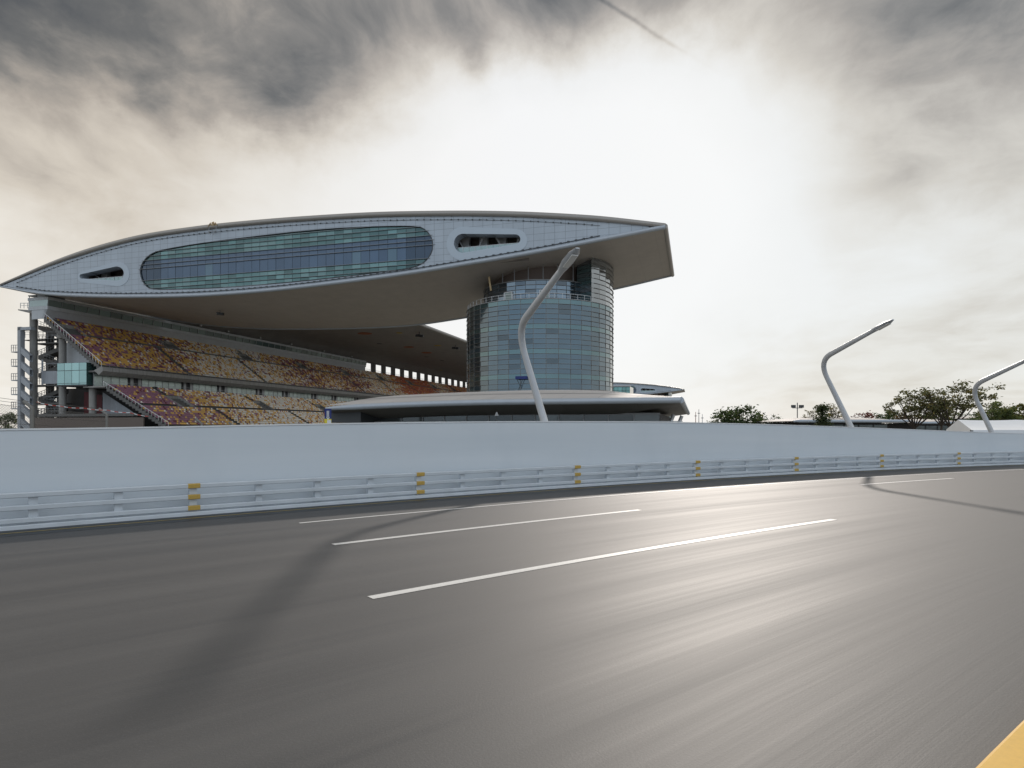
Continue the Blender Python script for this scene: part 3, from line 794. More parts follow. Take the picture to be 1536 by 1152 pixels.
# vomitories and stair blocks
for a in UV[1:]+[5.2]:
    if a>300: continue
    q=MB(); i0=4.; xa=UX0+udx*4; xb=UX0+udx*9; zt=UZ0-udz*4; zb=UZ0-udz*9
    q.box(xa-.1,xa+.15,a-2.2,a+2.6,zb,zt+.9); 
    q.face([(xa,a-2.2,zb+.02),(xb,a-2.2,zb+.02),(xb,a+2.6,zb+.02),(xa,a+2.6,zb+.02)])
    for yy in (a-2.2,a+2.6): q.raw([(xa,yy-.1,zb),(xb,yy-.1,zb),(xb,yy-.1,zb+1.0),(xa,yy-.1,zt+.9),(xa,yy+.1,zb),(xb,yy+.1,zb),(xb,yy+.1,zb+1.0),(xa,yy+.1,zt+.9)],[(0,1,2,3),(7,6,5,4),(3,2,6,7),(1,5,6,2)])
    vo=q.build('vomitory','concrete',gs)
    q=MB(); q.box(xa+.16,xa+.2,a-1.4,a+1.8,zb+.05,zb+2.1); q.build('doorway','interior_dark',vo)
    q=MB()
    for yy in (a-2.2,a+2.6):
        q.bar((xa,yy,zt+1.6),(xb,yy,zb+1.9),.07,.07)
        for t in (0,.33,.66,1): q.bar((xa+(xb-xa)*t,yy,zb+.8+(zt-zb)*(1-t)*.9),(xa+(xb-xa)*t,yy,zt+1.6+(zb+.3-zt)*t),.06,.06)
    q.build('handrail','dark_metal',vo)
for a in LAi:
    if a>180: continue
    q=MB(); xa=LX0+ldx*4; xb=LX0+ldx*10; zt=LZ0-ldz*4; zb=LZ0-ldz*10; yy0,yy1=a-.6,a+3.6
    q.box(xa-.1,xa+.12,yy0,yy1,zb,zt+.7)
    for yy in (yy0,yy1): q.raw([(xa,yy-.1,zb),(xb,yy-.1,zb),(xb,yy-.1,zb+.9),(xa,yy-.1,zt+.8),(xa,yy+.1,zb),(xb,yy+.1,zb),(xb,yy+.1,zb+.9),(xa,yy+.1,zt+.8)],[(0,1,2,3),(7,6,5,4),(3,2,6,7),(1,5,6,2)])
    vo=q.build('vomitory','concrete',gs)
    q=MB(); q.box(xa+.13,xa+.18,yy0+.3,yy1-.3,zb+.1,zb+2.2); q.build('doorway','interior_dark',vo)
# dark stair runs (aisles) and walkway shadows gaps with rails
q=MB()
for a in UA:
    if a<300:
        for i in range(9,UN): q.box(UX0+udx*i+.02,UX0+udx*i+.4,a-.6,a+.6,UZ0-udz*i,UZ0-udz*i+.25)
for a in LAi:
    if a<180:
        for i in range(0,4): q.box(LX0+ldx*i+.02,LX0+ldx*i+.45,a-.6,a+.6,LZ0-ldz*i,LZ0-ldz*i+.24)
        for i in range(10,LN): q.box(LX0+ldx*i+.02,LX0+ldx*i+.45,a+9.4,a+10.6,LZ0-ldz*i,LZ0-ldz*i+.24)
q.build('aisle_steps','concrete_dark',gs)
def railing(q,p0,p1,h,n,r=.05,mid=True):
    p0=Vector(p0); p1=Vector(p1); u=Vector((0,0,h))
    q.bar(p0+u,p1+u,r*1.4,r*1.4)
    if mid: q.bar(p0+u*.55,p1+u*.55,r,r)
    for k in range(n+1): c=p0.lerp(p1,k/n); q.bar(c,c+u,r,r)
q=MB(); xr_,zr_=UX0+udx*9+.05,UZ0-udz*9
y=7.5
while y<300:
    railing(q,(xr_,y,zr_+.05),(xr_,y+12,zr_+.05),1.0,8,.05); y+=31.8/2
q.build('walkway_rail','mid_metal',gs)
q=MB(); railing(q,(UX1+.2,Y0,UZ1+.35),(UX1+.2,Y1,UZ1+.35),.8,164,.05); q.build('front_rail','mid_metal',gs)
q=MB(); xr2,zr2=LX0+ldx*10+.03,LZ0-ldz*10; railing(q,(xr2,Y0,zr2),(xr2,190,zr2),.9,95,.06); q.build('lower_walkway_rail','dark_metal',gs)
q=MB(); railing(q,(LX0-.6,Y0,11.2),(LX0-.6,190,11.2),1.1,94,.05); q.build('gallery_rail','mid_metal',gs)
# end handrails down the open stair edge
q=MB(); a=(UX0-.1,Y0+.05,UZ0+.2); b=(UX1+.1,Y0+.05,UZ1+.2); railing(q,a,b,1.25,20,.08,False); q.build('end_handrail','light_metal',gs)
q=MB(); railing(q,(LX0-1,Y0+.05,LZ0+.3),(LX1,Y0+.05,LZ1+.2),1.15,20,.08,False); q.build('end_handrail','light_metal',gs)
# upper deck front beam, mid-level gallery
q=MB(); q.raw([(UX1-.2,Y0-.1,UZ1+.35),(UX1+.45,Y0-.1,UZ1+.35),(UX1+.55,Y0-.1,UZ1-.6),(UX1-.6,Y0-.1,UZ1-1.5),(UX1-2.0,Y0-.1,UZ1-.4),(UX1-.2,Y1,UZ1+.35),(UX1+.45,Y1,UZ1+.35),(UX1+.55,Y1,UZ1-.6),(UX1-.6,Y1,UZ1-1.5),(UX1-2.0,Y1,UZ1-.4)],[(4,3,2,1,0),(5,6,7,8,9),(0,1,6,5),(1,2,7,6),(2,3,8,7),(3,4,9,8)])
q.build('front_beam','concrete',gs)
q=MB(); q.box(-131,LX0-.3,Y0-.2,Y1,LZ0+.05,11.25); q.build('gallery_floor','concrete',gs)
q=MB(); q.box(-134,UX1-1.2,Y0,Y1,14.5,14.9); q.build('gallery_ceiling','concrete_dark',gs)
GXW=-128.6
y=Y0+.4; k=0
while y<190:
    pn=MB(); cm=MB()
    seg=9.2 if k%2==0 else 12.8
    n=int(seg/2.1); wdt=seg/n
    for j in range(n):
        f=R.uniform(.82,1.12); pn.face([(GXW,y+j*wdt,11.3),(GXW,y+(j+1)*wdt,11.3),(GXW,y+(j+1)*wdt,14.2),(GXW,y+j*wdt,14.2)],0,(f,f,f))
        cm.box(GXW-.05,GXW+.06,y+j*wdt-.06,y+j*wdt+.06,11.27,14.3)
    cm.box(GXW-.03,GXW+.08,y+.07,y+seg,11.25,11.36); cm.box(GXW-.03,GXW+.08,y+.07,y+seg,14.15,14.3)
    ga=pn.build('gallery_glazing','pale_glass',gs); cm.build('gallery_frame','mid_metal',ga)
    q=MB(); q.box(GXW-.2,GXW+.0,y+seg,y+seg+4.2,11.25,14.4); gd=q.build('gallery_doorway','interior_dark',gs)
    for z_ in (.6,2.9):
        q=MB(); q.box(GXW-.1,GXW+.25,y+seg+z_,y+seg+z_+.9,11.25,14.5); q.build('door_jamb','mid_metal',gd)
    y+=seg+4.2; k+=1
q=MB(); q.box(-137,-134.0,Y0+3,Y1,11,14.6); q.build('gallery_core','interior_dark',gs)
# press gallery box under the wing
GY=153.6
q=MB(); q.raw([(-143.4,Y0,27.5),(-142.2,Y0,29.7),(-142.9,Y0,29.7),(-144,Y0,27.5),(-143.4,Y1,27.5),(-142.2,GY,29.7),(-142.9,GY,29.7),(-144,Y1,27.5)],[(0,1,2,3)]); 
q.face([(-143.3,Y0,27.5),(-142.2,Y0,29.7),(-142.2,GY,29.7),(-143.3,GY,27.5)]); q.face([(-143.3,Y0,27.5),(-142.2,Y0,29.7),(-147,Y0,29.7),(-147,Y0,27.5)]); q.box(-143.9,-143.35,GY,Y1,26.9,28.3)
q.build('parapet','concrete_light',gs)
q=MB(); q.box(-148,-141.9,Y0-.1,GY,29.65,30.5); q.box(-148,-141.7,Y0-.2,GY,31.95,32.6); q.box(-148,-144,Y0,GY,30.5,31.95); pg=q.build('press_gallery','concrete_light',gs)
q=MB(); fr=MB(); y=Y0
while y<GY-1:
    f=R.uniform(.6,1.2); q.face([(-142.0,y+.08,30.5),(-142.0,y+3.3,30.5),(-141.75,y+3.3,31.95),(-141.75,y+.08,31.95)],0,(.10*f,.14*f,.135*f)); fr.bar((-141.95,y,30.5),(-141.7,y,31.95),.14,.14); y+=3.38
q.face([(-147.5,Y0-.12,30.5),(-142.0,Y0-.12,30.5),(-141.75,Y0-.12,31.95),(-147.5,Y0-.12,31.95)],0,(.34,.42,.42))
q.build('glazing','dark_glass',pg); fr.build('window_frame','mid_metal',pg)
# back wall with openings, roof
y=156.1
q=MB(); q.box(-144.2,-143.7,GY+.1,y,28.2,33.2); q.build('rear_pier','concrete_dark',gs)
while y+6<Y1:
    y2=y+6.2; q=MB(); q.box(-144.2,-143.7,y2,y2+4.25,28.2,33.2); q.build('rear_pier','concrete_dark',gs); y=y2+4.25
q=MB(); q.box(-144.15,-143.75,GY,Y1,32.2,33.2); q.build('rear_lintel','concrete_dark',gs)
q=MB(); q.box(-145.4,-144.2,26,Y1,GZ,28.2); q.build('rear_wall','concrete_dark',gs)
q=MB(); railing(q,(-143.8,GY,28.3),(-143.8,Y1,28.3),1.0,80,.06); q.build('rear_railing','mid_metal',gs)
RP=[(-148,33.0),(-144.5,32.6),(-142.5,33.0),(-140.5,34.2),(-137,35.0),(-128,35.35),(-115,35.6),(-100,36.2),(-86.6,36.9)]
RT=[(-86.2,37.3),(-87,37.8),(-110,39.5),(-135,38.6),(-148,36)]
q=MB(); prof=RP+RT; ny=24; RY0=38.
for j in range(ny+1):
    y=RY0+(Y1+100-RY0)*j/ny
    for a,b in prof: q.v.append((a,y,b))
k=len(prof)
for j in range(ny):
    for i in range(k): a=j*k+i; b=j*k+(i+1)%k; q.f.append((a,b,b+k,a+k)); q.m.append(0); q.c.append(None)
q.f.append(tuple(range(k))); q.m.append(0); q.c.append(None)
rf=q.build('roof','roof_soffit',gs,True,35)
q=MB(); q.tube([(-86.4,RY0,37.3),(-86.4,Y1+100,37.3)],.55,10); q.build('roof_edge','rim',rf,True)
def roofz(x):
    for (a,za),(b,zb) in zip(RP,RP[1:]):
        if x<=b: return za+(zb-za)*(x-a)/(b-a)
def on_roof(px,py):      # point of the ceiling seen at a pixel of the photo
    best=None
    for i in range(120):
        x=-142+ i*.45
        if x>-88: break
        a=(px-CX)/F; P0=S2W(x,0); w_=(a*P0[1]-P0[0])/(VV[0]-a*VV[1]); Y=P0[1]+w_*VV[1]
        if Y<0 or w_<38: continue
        e=abs(H+(YH-py)/F*Y-roofz(x))
        if best is None or e<best[0]: best=(e,x,w_)
    return best
for px,py,sz,m_ in ((547,500,2.6,'orange_paint'),(599,499,1.2,'yellow_disc'),(613,520.5,2.2,'orange_paint'),(640,529,2.4,'orange_paint'),(656.5,518,1.5,'yellow_disc'),(569,515,1.0,'dark_metal'),(640,535,1.0,'dark_metal'),(663,541,1,'dark_metal'),(661,555,1.2,'yellow_disc'),(575,543,.0,'dark_metal')):
    b=on_roof(px,py)
    if not b or not sz: continue
    q=MB(); q.tube([(b[1],b[2],roofz(b[1])-.02),(b[1],b[2],roofz(b[1])-.12)],sz,20); q.build('ceiling_disc',m_,rf)
for px,py in ((629,500),(683,519.5)):
    b=on_roof(px,py-2)
    q=MB(); x_,y_,z_=b[1],b[2],roofz(b[1]); q.tube([(x_,y_,z_),(x_,y_,z_-1.0)],.12,6); q.box(x_-1.3,x_+.2,y_-.5,y_+.6,z_-1.7,z_-.8); q.box(x_+.3,x_+1.6,y_-.5,y_+.6,z_-1.9,z_-1.0); q.build('hanging_floodlight','dark_metal',rf)
q=MB()
for y_ in (50,62,78,96,118,140): q.tube([(-141.6,y_,34.),(-141.6,y_,33.2)],.06,6); q.box(-141.9,-141.2,y_-.3,y_+.3,32.9,33.3)
q.build('ceiling_speaker','light_metal',rf)
# columns, end walls, glass stair lobby
def colx(px,y): return S(px,600,y)[0]
for px,yt,y_,rd in ((50.5,465,5.5,.82),(94,508,4.2,.78),(139,580,3.6,.75),(200.5,619,3.4,.72),(94,560,14,.7),(139,560,14,.7)):
    x_=colx(px,y_); zt=S(px,yt,y_)[1]; q=MB(); q.tube([(x_,y_,GZ),(x_,y_,zt)],rd,20); q.build('column','concrete',gs,True,50)
for k in range(1,9):
    q=MB(); y_=3.6+k*16; q.tube([(-118,y_,GZ),(-118,y_,7)],.7,12); q.tube([(-132,y_,GZ),(-132,y_,19)],.7,12); q.build('column','concrete',gs,True,50)
x0=colx(90,2.2); x1=colx(134,2.2)
zb=S(110,577.5,2)[1]; zt=S(110,544.5,2)[1]; zm=S(110,556,2)[1]
q=MB()
n=4
for k in range(n):
    a=x0+(x1-x0)*k/n; b=x0+(x1-x0)*(k+1)/n
    for c_,d_ in ((zb,zb+.35),(zb+.35,zm),(zm,zt)):
        f=R.uniform(.85,1.15); q.face([(a+.05,1.5,c_+.05),(b-.05,1.5,c_+.05),(b-.05,1.5,d_-.05),(a+.05,1.5,d_-.05)],0,(.26*f,.42*f,.42*f))
for k in range(4): q.face([(x1,1.5+k*1.5+.05,zb),(x1,3-.05+k*1.5,zb),(x1,3-.05+k*1.5,zt),(x1,1.5+k*1.5+.05,zt)],0,(.13,.24,.23))
lb=q.build('stair_lobby','wing_glass',gs)
q=MB(); q.box(x0+.02,x1-.05,1.56,8,zb-.0,zt); q.box(x0-.15,x1+.1,1.45,8,zb-.3,zb-.02); q.box(x0-.05,x1+.05,1.42,1.5,zm-.05,zm+.05); q.build('lobby_frame','dark_metal',lb)
# side walls and dark undercroft
def wallpx(name,m_,p0,p1,y_,th=.3):
    a,zb=S(p0[0],p1[1],y_); b,zt=S(p1[0],p0[1],y_); q=MB(); q.box(a,b,y_,y_+th,zb,zt); return q.build(name,m_,gs)
q=MB(); a=S(99,515,6); b=S(118,515,6); c_=S(132,540,6); q.raw([(a[0],6,a[1]),(b[0]-2.6,6,b[1]+.2),(c_[0]+2.2,6,c_[1]-1.2),(c_[0]+2.2,6,13.5),(a[0],6,13.5)]+[(a[0],6.3,a[1]),(b[0]-2.6,6.3,b[1]+.2),(c_[0]+2.2,6.3,c_[1]-1.2),(c_[0]+2.2,6.3,13.5),(a[0],6.3,13.5)],[(0,1,2,3,4),(9,8,7,6,5),(0,5,6,1)]); q.build('end_wall','concrete_light',gs)
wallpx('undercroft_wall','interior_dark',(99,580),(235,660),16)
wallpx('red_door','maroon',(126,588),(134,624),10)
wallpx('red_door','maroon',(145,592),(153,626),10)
q=MB(); a=S(154,588,7); b=S(197,620,7); q.raw([(a[0],7,10.2),(b[0]+.5,7,5.4),(b[0]+6,7,GZ),(a[0],7,GZ)],[(0,1,2,3)]); q.build('end_wall','stair_paint',gs)
wallpx('hoarding','brown_wall',(52,626),(215,665),.6)
wallpx('deck_edge','concrete_dark',(56,620),(200,625),1.0,6)
wallpx('lobby_door','interior_dark',(57,580),(88,540),12) if False else None
# blocks of deck between columns A and B
st=thing('stair_tower','open grey concrete stair tower with landings at the near left end of the grandstand','stair tower',(-147,6,GZ),stad=True)
def pb(q,p0,p1,y0,y1):
    a,zb=S(p0[0],p1[1],y0); b,zt=S(p1[0],p0[1],y0); q.box(a,b,y0,y1,zb,zt)
q=MB(); pb(q,(26,490),(30.5,665),2.5,3.6); pb(q,(26,490),(46,495.5),2.5,3.6); q.build('frame','stair_paint',st)
for k in range(6):
    y_=519+k*21.5; a=S(30.5,y_,2.8); b=S(46,y_+14,2.8); q=MB(); q.raw([(a[0],2.6,a[1]),(b[0],2.6,b[1]),(b[0],2.6,b[1]-1.55),(a[0],2.6,a[1]-1.55),(a[0],3.4,a[1]),(b[0],3.4,b[1]),(b[0],3.4,b[1]-1.55),(a[0],3.4,a[1]-1.55)],[(0,1,2,3),(7,6,5,4),(0,4,5,1),(3,2,6,7)]); q.build('stringer','stair_paint',st)
for k in range(5):
    y_=527+k*21.3; q=MB(); pb(q,(16.5,y_),(27,y_+1.6),2.6,5.0); lnd=q.build('landing','stair_paint',st)
    a=S(17,y_,2.7); b=S(27,y_,2.7); q=MB(); railing(q,(a[0],2.7,a[1]),(b[0],2.7,b[1]),1.5,3,.09); q.build('railing','mid_metal',lnd)
for y_,x0_,x1_ in ((507,31,92),(513,50,90),(576.5,34,92),(604,50,90),(621.5,48,92)):
    q=MB(); pb(q,(x0_,y_),(x1_,y_+3.2),6.,9.); sl=q.build('slab','concrete_dark',st)
    a=S(x0_,y_,6.1); b=S(x1_,y_,6.1); q=MB(); railing(q,(a[0],6.1,a[1]),(b[0],6.1,b[1]),1.5,9,.08); q.build('railing','mid_metal',sl)
for k,(y_,dr) in enumerate(((488,1),(520,-1),(533,1),(547,-1),(560,1),(583,-1),(596,1),(610,-1),(622,1),(634,-1))):
    a=S(57 if dr>0 else 89,y_,8); b=S(88 if dr>0 else 58,y_+13,8); q=MB(); dz=1.0
    q.raw([(a[0],8,a[1]),(b[0],8,b[1]),(b[0],8,b[1]-dz),(a[0],8,a[1]-dz),(a[0],10.5,a[1]),(b[0],10.5,b[1]),(b[0],10.5,b[1]-dz),(a[0],10.5,a[1]-dz)],[(0,1,2,3),(7,6,5,4),(0,4,5,1),(3,2,6,7)]); fl=q.build('flight','concrete_dark',st)
    q=MB(); railing(q,(a[0],8,a[1]),(b[0],8,b[1]),1.2,7,.07); q.build('railing','mid_metal',fl)
q=MB(); pb(q,(68.5,498),(73,660),9,10.5); q.build('spine_wall','concrete_dark',st)
q=MB(); pb(q,(85,500),(90,660),11,12.5); q.build('spine_wall','concrete_dark',st)
# top landing
q=MB(); a=S(27,464.5,3); b=S(62,467,3); q.raw([(a[0],3,a[1]+.1),(b[0],3,b[1]+.1),(b[0],3,b[1]-.9),(S(52,470,3)[0],3,b[1]-.6),(a[0],3,a[1]-.15)]+[(a[0],8,a[1]+.1),(b[0],8,b[1]+.1),(b[0],8,b[1]-.9),(S(52,470,3)[0],8,b[1]-.6),(a[0],8,a[1]-.15)],[(0,1,2,3,4),(9,8,7,6,5),(0,5,6,1),(2,7,8,3),(3,8,9,4)]); tl=q.build('top_landing','concrete',st)
q=MB(); a=S(30,463,3); b=S(57,463,3); railing(q,(a[0],3.1,a[1]+.1),(b[0],3.1,b[1]+.1),1.25,5,.09); q.build('railing','light_metal',tl)
q=MB(); a=S(42,443,3); b=S(56,446,3); q.box(a[0],b[0],3,6,a[1]-.25,a[1]); q.bar((a[0]+.2,3.2,a[1]),(a[0]+.2,3.2,S(0,463,3)[1]),.12,.12); q.build('canopy','stair_paint',tl)
q=MB(); pb(q,(56,441),(68,467),3,8); q.build('head_house','concrete_light',st)
q=MB(); pb(q,(62,539),(64,577),5.6,5.8); pb(q,(45,545),(90,546),5.5,5.7); pb(q,(62,556),(90,576),5.7,5.8); q.build('glass_screen','stair_paint',st)

# ------------------------------------------------------------------ low pavilion
PN=at(1021,600,52); dx_=PN.x-NX; dy_=PN.y-NY
psx=dx_*XR[0]+dy_*XR[1]; psy=dx_*VV[0]+dy_*VV[1]
PLn=32.7; PWd=46
pv=thing('pavilion','low pavilion with wide overhanging silver roof and dark glass front before the glass tower','building',(psx-PLn/2,psy+10,GZ),stad=True)
def peave(s): t=s/PLn; return 4.02-.42*max(0,(t-.45)/.55)**1.7      # s measured from the right corner leftwards
nx,ny_=34,16
_cr=[]
for _px,_py in ((1020,598.5),(1000,595),(975,592.3),(950,589.8),(920,586.2),(880,584.4),(820,584.2),(760,585.5),(700,587.5),(640,590.3),(600,593.2),(560,598),(520,604),(490,611)):
    _x,_z=S(_px,_py,psy+15); _cr.append((max(0,min(PLn,psx-_x)),max(0,(_z-peave(max(0,min(PLn,psx-_x)))-.27)/2.3)))
_cr=[c for i,c in enumerate(_cr) if i==0 or c[0]>_cr[i-1][0]+.01]
_cf=smoothfn(_cr)
def ptop(s,wv):
    t=s/PLn; e=peave(s)+.27
    bump=max(0,_cf(s))
    g_=sin(pi*min(1,wv/PWd))**.85 if wv<PWd/2 else sin(pi*min(1,wv/PWd))**.85
    return e+bump*2.55*g_
q=MB()
for j in range(ny_+1):
    wv=PWd*(j/ny_)**1.4
    for i in range(nx+1):
        s=PLn*i/nx; q.v.append((psx-s,psy+wv,ptop(s,wv)))
for j in range(ny_):
    for i in range(nx): a=j*(nx+1)+i; q.f.append((a,a+nx+1,a+nx+2,a+1)); q.m.append(0); q.c.append(None)
rf=q.build('roof','pavilion_roof',pv,True)
q=MB()
for i in range(nx):
    s0,s1=PLn*i/nx,PLn*(i+1)/nx
    q.face([(psx-s0,psy+4.2,ptop(s0,4.2)+.05),(psx-s1,psy+4.2,ptop(s1,4.2)+.05),(psx-s1,psy+4.55,ptop(s1,4.55)+.05),(psx-s0,psy+4.55,ptop(s0,4.55)+.05)])
q.build('roof_seam','mid_metal',rf)
q=MB(); q.tube([(psx-PLn*i/nx,psy,peave(PLn*i/nx)) for i in range(nx+1)],[.27]*(nx-2)+[.24,.2,.12],14)
for k in range(1,10): 
    s=PLn*k/10; q.tube([(psx-s-.03,psy,peave(s)),(psx-s+.03,psy,peave(s))],.28,14)
q.tube([(psx,psy,peave(0)),(psx+.1,psy+PWd,peave(0)-.1)],.27,12)
q.build('eave_rim','rim_low',rf,True,40)
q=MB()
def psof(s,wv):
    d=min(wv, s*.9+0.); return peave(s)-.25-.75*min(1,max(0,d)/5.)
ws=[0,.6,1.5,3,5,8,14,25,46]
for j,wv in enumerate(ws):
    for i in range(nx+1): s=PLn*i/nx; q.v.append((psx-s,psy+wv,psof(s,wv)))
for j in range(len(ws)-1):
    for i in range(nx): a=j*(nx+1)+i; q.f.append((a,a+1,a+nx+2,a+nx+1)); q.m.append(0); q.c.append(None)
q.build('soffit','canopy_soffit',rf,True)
gw=5.5
xa=S(541,620,psy+gw)[0]; xb=S(990,620,psy+gw)[0]
q=MB(); fr=MB(); n=13
for k in range(n):
    a=xa+(xb-xa)*k/n; b=xa+(xb-xa)*(k+1)/n; f=R.uniform(.6,1.3)
    q.face([(a+.04,psy+gw,1.0),(b-.04,psy+gw,1.0),(b-.04,psy+gw,2.95),(a+.04,psy+gw,2.95)],0,(.10*f,.115*f,.12*f))
    q.face([(a+.04,psy+gw,GZ),(b-.04,psy+gw,GZ),(b-.04,psy+gw,.95),(a+.04,psy+gw,.95)],0,(.09*f,.10*f,.10*f))
    fr.box(a-.06,a+.06,psy+gw-.1,psy+gw+.02,GZ,3.0)
fr.box(xa,xb,psy+gw-.12,psy+gw+.02,2.95,3.12); fr.box(xa,xb,psy+gw-.05,psy+gw+.02,.94,1.02)
gz_=q.build('front_glazing','dark_glass',pv); fr.build('window_frame','mid_metal',gz_)
q=MB(); q.box(xa,xb,psy+gw+.06,psy+30,GZ,3.05); q.build('wall','interior_dark',pv)
q=MB(); y_=psy+gw-1.6; q.box(xa,xb+2,y_,y_+.08,2.28,2.36); q.box(xa,xb+2,y_,y_+.06,2.0,2.05)
k=xa
while k<xb+2: q.box(k-.03,k+.03,y_,y_+.06,GZ,2.3); k+=2.4
q.build('terrace_rail','light_metal',pv)
a=S(492,612,psy+1.2); b=S(541,634,psy+1.2)
q=MB(); q.box(a[0],b[0],psy+1.2,psy+9,b[1],a[1]-.1); q.build('end_screen','dark_metal',pv)
q=MB(); q.box(psx-2.6,psx-2.2,psy+6,psy+30,GZ,2.9); q.box(xb,psx-2.2,psy+8,psy+8.2,GZ,2.7); q.build('side_wall','concrete_light',pv)
q=MB(); q.tube([(psx-1.6,psy+7.5,1.2),(psx-1.0,psy+8,2.5),(psx-.8,psy+8,3.0)],.18,10); q.tube([(psx-.9,psy+14,1.2),(psx-.4,psy+15,2.5),(psx-.2,psy+15,3.0)],.18,10); q.build('roof_strut','light_metal',pv)
bp=at(492,0,psy*VV[1]+NY if False else 57)
c0=at(487,613,56); c1=at(497,636,56)
bn=thing('banner_sign','narrow blue banner sign with white lettering and a yellow foot, left of the pavilion','sign',((c0.x+c1.x)/2,56,GZ))
q=MB(); q.box(c0.x,c1.x,55.95,56.05,c1.z+.45,c0.z); q.build('banner','banner_blue',bn)
q=MB(); q.box(c0.x,c1.x,55.95,56.05,c1.z,c1.z+.45); q.build('banner_foot','banner_yellow',bn)
q=MB(); m_=(c0.x+c1.x)/2
for k in range(6): q.box(m_-.10,m_+.12,55.92,55.945,c0.z-.2-k*.1-.06,c0.z-.2-k*.1)
q.raw([(m_-.16,55.93,c1.z+.62),(m_+.02,55.93,c1.z+.35),(m_+.2,55.93,c1.z+.62),(m_+.02,55.93,c1.z+.5)],[(0,1,2,3)]); q.box(m_-.05,c1.x,55.92,55.945,c1.z+.02,c1.z+.34)
q.build('lettering','white_paint',bn)
q=MB(); q.tube([(m_,56.15,GZ),(m_,56.15,c0.z)],.07,8); q.build('pole','mid_metal',bn)
pl_=at(745,618,50); o=thing('post_lamp','tiny conical post light showing above the wall before the pavilion glass','lamp',(pl_.x,50,GZ))
q=MB(); q.tube([(pl_.x,50,GZ),(pl_.x,50,pl_.z-.25)],.04,6); q.build('pole','dark_metal',o)
q=MB(); q.tube([(pl_.x,50,pl_.z-.3),(pl_.x,50,pl_.z-.02),(pl_.x,50,pl_.z)],[.17,.05,.01],10); q.build('lamp_shade','mid_metal',o)

# ------------------------------------------------------------------ low roofs on the right, tent, masts
def low_roof(px0,px1,py,Y,label,th=8,dark=True):
    a=at(px0,py,Y); b=at(px1,py,Y); o=thing('low_pavilion',label,'building',((a.x+b.x)/2,Y+8,GZ),'low flat-roofed pavilions beyond the wall')
    q=MB(); n=20; dz=(th/F*Y)
    for j in range(7):
        w_=j/6.
        for i in range(n+1):
            t=i/n; z=a.z+dz*sin(pi*t)**.5*sin(pi*(w_*.9+.1))*.9; q.v.append((a.x+(b.x-a.x)*t, Y+16*w_, z))
    for j in range(6):
        for i in range(n): k=j*(n+1)+i; q.f.append((k,k+n+1,k+n+2,k+1)); q.m.append(0); q.c.append(None)
    r=q.build('roof','pavilion_roof',o,True)
    q=MB(); q.tube([(a.x+(b.x-a.x)*i/n,Y,a.z-.02) for i in range(n+1)],[.1]+[.22]*(n-1)+[.1],10); q.face([(a.x,Y,a.z-.15),(b.x,Y,a.z-.15),(b.x,Y+16,a.z-.15),(a.x,Y+16,a.z-.15)]); q.build('eave_rim','rim_low',r,True,40)
    q=MB(); q.box(a.x+2.0,b.x-2.5,Y+2.5,Y+14,GZ,a.z-.18); q.build('wall','interior_dark',o)
    q=MB(); k=a.x+2
    while k<b.x-2.5: q.face([(k+.1,Y+2.45,GZ+1),(k+1.9,Y+2.45,GZ+1),(k+1.9,Y+2.45,a.z-.5),(k+.1,Y+2.45,a.z-.5)],0,(.1,.12,.12)); k+=2
    q.build('window','dark_glass',o)
low_roof(1190,1367,631.5,85,'low pavilion with thin pale curved roof behind the pointed small tree')
low_roof(1366,1462,634,105,'low pale-roofed pavilion half hidden behind the trunks of the wide open tree',7)
low_roof(1480,1590,627,120,'low pale roof between the white tent and the right-hand trees',6)
T0=40.
tp=[at(1437,629.5,T0+3.2),at(1420,641,T0+5.5),at(1457.5,645,T0)]
tn=thing('marquee_tent','white marquee tent with pitched roof and gable end at the right edge','tent',(tp[0].x+8,T0,GZ))
dr=Vector((1,.12,0)).normalized()
ap,lf,rt=tp[0],tp[1],tp[2]
lf=Vector((lf.x,lf.y,rt.z))
lf=Vector((ap.x*2-rt.x-.0,ap.y*2-rt.y,rt.z)); 
Ln=26
def ext(p): return p+dr*Ln
q=MB(); nseg=5
def sag(a,b,t,bay): p=a.lerp(b,t); return p-Vector((0,0,.10*sin(pi*t)+.05*abs(sin(pi*bay))))
NB=24
for side in (rt,lf):
    b0=len(q.v)
    for i in range(NB+1):
        for j in range(nseg+1): q.v.append(tuple(sag(ap,side,j/nseg,i/4.)+dr*Ln*i/NB))
    for i in range(NB):
        for j in range(nseg): a=b0+i*(nseg+1)+j; q.f.append((a,a+1,a+nseg+2,a+nseg+1)); q.m.append(0); q.c.append(None)
q.build('tent_roof','tent_white',tn,True)
q=MB(); q.face([lf,rt,ap]); q.face([lf+dr*Ln,rt+dr*Ln,ap+dr*Ln]); g0=lambda p:(p.x,p.y,GZ)
q.face([g0(lf),g0(rt),rt,lf]); q.build('gable','tent_white',tn)
q=MB(); d=Vector((0,0,.22)); e=Vector((0,-.03,0)); q.face([rt+e,rt+dr*Ln+e,rt+dr*Ln-d+e,rt-d+e]); q.build('valance','tent_white',tn)
q=MB()
for i in range(0,8): p=rt+dr*(i*Ln/7); q.bar((p.x,p.y,GZ),(p.x,p.y,p.z),.12,.12)
q.build('tent_pole','mid_metal',tn)
q=MB(); p=rt+dr*3.2+Vector((0,.35,0)); q.face([(p.x,p.y,GZ),(rt.x+dr.x*Ln,rt.y+dr.y*Ln+.35,GZ),(rt.x+dr.x*Ln,rt.y+dr.y*Ln+.35,rt.z-.1),(p.x,p.y,rt.z-.1)]); q.build('tent_interior','interior_dark',tn)
fl=at(1196,632,95)
o=thing('floodlight_mast','slim floodlight mast with four heads beside the small dark trees','light mast',(fl.x,95,GZ))
zt=at(0,610,95).z; zt2=at(0,604,95).z
